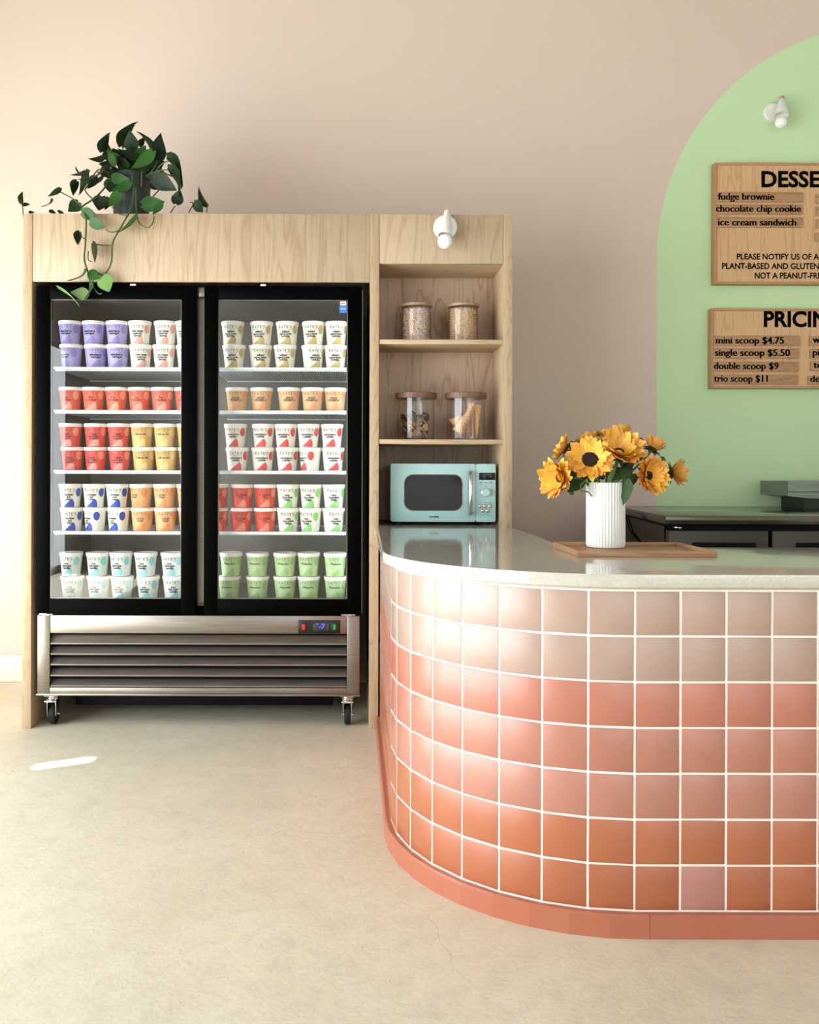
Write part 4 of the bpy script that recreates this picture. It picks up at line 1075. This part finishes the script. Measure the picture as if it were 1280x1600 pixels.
# ------------------------------------------------------------------ trailing pothos on the surround
def p1(x, y): return x / 3.765, 180 + y / 3.765
PG = [mat('pothos_dark', '14240f', .45, vary=(40, '1f3818', .6), rnd=.25, spec=.22), mat('pothos_mid', '274c1f', .42, vary=(40, '346026', .6), rnd=.2, spec=.25), mat('pothos_light', '638d48', .42, vary=(50, '7ca458', .7), rnd=.1), mat('pothos_variegated', '3d6427', .42, vary=(60, 'aebd80', .8))]
PL = [leaf_mesh('leaf', g, W=.36, droop=.16, fold=.08) for g in PG]; PLC = [leaf_mesh('leaf', g, W=.36, droop=.35, fold=.14, wave=.03) for g in PG]
pot_y = 4.12
pot = thing('trailing_pothos', (at(205, 331, pot_y).x, pot_y, ZT - .014), 'potted trailing plant on top of the maple surround, vines hanging over the freezer', 'potted plant')
pc = ORI[pot.name]
pr_ = 31 * pot_y / F
MB().lathe([(.001, 0), (pr_ * .80, 0), (pr_ * .84, .01), (pr_ * .98, .215), (pr_ * 1.03, .217), (pr_ * 1.03, .24), (pr_ * .97, .24), (pr_ * .93, .21), (.001, .208)], tuple(pc), 36).build('pot', mat('plant_pot', '2c3833', .45), pot)
MB().lathe([(.001, .215), (pr_ * .9, .212)], tuple(pc), 24).build('soil', mat('soil', '2a2018', .95, bump=(80, 1)), pot)
LV = [ # base, tip, width(crop px), depth, colour, curled, sign
 ((605,215),(620,100),45,4.12,0,1,1),((720,182),(758,25),38,4.15,0,1,1),((775,205),(768,92),85,4.12,0,0,1),((820,180),(850,128),32,4.18,0,0,1),((890,210),(850,85),42,4.12,0,1,-1),
 ((930,255),(935,115),80,4.10,0,0,1),((610,240),(533,280),50,4.06,0,1,1),((610,240),(725,255),34,4.14,0,0,1),((640,245),(700,303),48,4.04,1,0,1),((650,290),(583,290),44,4.08,0,0,1),
 ((895,212),(785,335),95,4.0,1,0,1),((810,245),(712,215),62,4.08,0,0,1),((985,258),(1137,385),48,4.0,0,1,1),((988,318),(1112,452),50,3.98,0,1,1),((945,305),(1035,402),26,4.05,0,1,-1),
 ((900,370),(1050,435),88,4.0,0,0,1),((950,268),(865,360),70,4.12,0,0,1),((500,330),(488,486),72,4.0,0,0,1),((522,325),(418,370),50,4.02,0,0,1),((455,390),(408,470),34,4.0,0,1,-1),
 ((475,350),(436,307),9,4.0,0,0,1),((600,305),(510,425),46,3.98,0,1,1),((352,428),(288,492),52,3.95,0,0,1),((300,492),(268,558),32,3.95,0,1,1),((462,512),(405,572),80,3.94,0,0,1),
 ((640,380),(652,460),66,4.02,0,0,1),((560,360),(520,440),60,4.1,0,0,1),((600,360),(540,430),46,4.12,0,0,1),((598,478),(585,565),100,3.97,0,0,1),((640,485),(622,560),50,3.98,0,0,-1),
 ((482,572),(582,592),66,3.90,1,0,1),((530,630),(628,655),58,3.89,1,0,1),((695,455),(645,548),68,3.95,1,0,1),((765,395),(665,462),72,3.99,1,0,1),((660,370),(760,375),60,4.0,1,0,1),
 ((838,525),(975,515),88,3.93,1,0,1),((945,515),(905,597),55,3.91,1,0,1),((1035,520),(1062,440),72,3.97,0,0,1),((1222,530),(1145,448),42,3.96,0,1,1),((1142,515),(1207,573),58,3.95,0,0,1),
 ((798,588),(710,712),58,3.88,1,0,1),((470,688),(438,766),34,3.89,0,1,-1),((545,755),(578,874),52,3.88,0,0,1),((498,905),(436,1005),34,3.88,1,1,1),((525,925),(592,968),66,3.88,1,0,1),
 ((603,950),(650,1047),92,3.87,2,0,1),((527,985),(538,1083),34,3.88,1,1,1),((515,1050),(415,1045),68,3.87,3,0,1),((345,1018),(490,1103),16,3.87,2,0,1),((122,520),(122,452),14,3.96,1,0,1),
 ((130,515),(98,492),14,3.96,1,0,1),((135,528),(176,520),12,3.96,0,0,1),((290,562),(332,575),18,3.95,0,0,1),((345,572),(380,566),18,3.95,0,0,1),((170,572),(206,568),10,3.95,0,0,1),
 ((860,330),(800,250),70,4.05,0,0,1),((700,330),(640,340),60,4.05,0,0,1),((880,300),(960,270),60,4.1,0,0,1),((740,300),(690,240),60,4.1,0,0,1),((820,300),(880,250),60,4.15,0,0,1),((600,330),(700,350),50,4.03,0,0,1),((700,280),(780,300),60,4.05,0,0,1),((890,400),(940,440),50,4.05,0,0,-1)]
for (a, b, w_, d_, ci, cu, sg) in LV:
    put_leaf((PLC if cu else PL)[ci], pot, p1(*a), p1(*b), 1.08 * w_ / 3.765, d_, sign=sg, nominal=.70, tilt_d=random.uniform(-.03, .02) if d_ > 3.92 else -.01)
rl = random.Random(4)
for i in range(34):   # inner foliage of the crown above the pot
    bx, by = rl.uniform(640, 900), rl.uniform(230, 400); an = math.atan2(by - 380, bx - 775) + rl.uniform(-.5, .5); ll = rl.uniform(70, 105)
    put_leaf(PL[0 if rl.random() < .85 else 1], pot, p1(bx, by), p1(bx + ll * math.cos(an), by + ll * math.sin(an) * .9), rl.uniform(35, 85) / 3.765, rl.uniform(4.08, 4.25), sign=rl.choice((-1, 1)), nominal=.70, tilt_d=rl.uniform(-.05, .05))
VINE = mat('vine_stem', '3f5a2c', .5); VINED = mat('vine_stem_dark', '2a2a1a', .5)
def smooth_pts(P, n=5):
    P = [Vector(p) for p in P]; out = []
    for i in range(len(P) - 1):
        p0, p1_, p2, p3 = P[max(i - 1, 0)], P[i], P[i + 1], P[min(i + 2, len(P) - 1)]
        for k in range(n):
            t = k / n; out.append(.5 * ((2 * p1_) + (p2 - p0) * t + (2 * p0 - 5 * p1_ + 4 * p2 - p3) * t * t + (3 * p1_ - p0 - 3 * p2 + p3) * t ** 3))
    out.append(P[-1]); return out
def vine(pts, r=.0035, m_=None):
    P = [at(*p1(x, y), d_) for x, y, d_ in pts]
    MB().tube(smooth_pts(P), r, 6).build('vine', m_ or VINE, pot)
vine([(640,360,4.05),(620,420,4.0),(560,485,3.96),(482,540,3.92),(492,575,3.90),(507,620,3.895),(502,760,3.89),(496,850,3.89),(520,930,3.885),(530,1000,3.88),(515,1060,3.875),(440,1090,3.87)], .0040)
vine([(785,380,4.02),(785,480,3.97),(765,560,3.92),(745,600,3.895),(705,670,3.89),(662,755,3.885),(656,860,3.885),(620,930,3.885),(578,935,3.885)], .0040)
vine([(660,768,3.885),(605,765,3.885),(560,757,3.885),(546,740,3.885)], .0028)
vine([(622,672,3.885),(650,688,3.885),(690,682,3.885),(722,655,3.888)], .0028)
vine([(800,430,3.98),(800,520,3.94),(808,600,3.895),(825,640,3.89),(870,662,3.89),(900,630,3.89),(905,592,3.90)], .0028)
vine([(482,535,3.92),(430,492,3.94),(355,452,3.95)], .0030)
vine([(545,492,3.955),(515,465,3.98),(500,440,3.99)], .0026, VINED)
vine([(138,600,3.96),(135,560,3.96),(132,530,3.96),(125,510,3.96)], .0026)
vine([(600,945,3.885),(560,920,3.885),(548,1000,3.88),(580,1050,3.878),(600,1046,3.875)], .0024)
vine([(520,800,3.888),(520,850,3.885),(540,862,3.885)], .0024, VINED)
vine([(835,330,4.0),(832,420,3.98)], .0035); vine([(860,362,4.02),(900,320,4.02),(925,270,4.06)], .003); vine([(778,340,3.99),(780,400,3.97)], .003)
vine([(500,728,3.89),(484,718,3.888),(470,690,3.888)], .0022, VINED); vine([(900,478,4.0),(940,435,4.0)], .0028, VINED); vine([(1003,575,3.96),(1030,535,3.965)], .0026, VINED); vine([(1110,572,3.95),(1138,520,3.955),(1118,512,3.955)], .0024, VINED)
vine([(1215,572,3.95),(1220,535,3.955)], .0024); vine([(660,540,3.94),(700,580,3.92),(745,590,3.90)], .0026)
vine([(900,350,4.05),(950,290,4.02),(990,270,4.0)], .003); vine([(880,350,4.05),(940,325,4.0),(990,322,3.98)], .003)
vine([(720,185,4.15),(725,215,4.14)], .0022); vine([(608,215,4.12),(618,250,4.95),(660,320,4.08)], .003); vine([(500,440,3.99),(560,340,4.02),(600,320,4.0),(680,360,4.05)], .003)
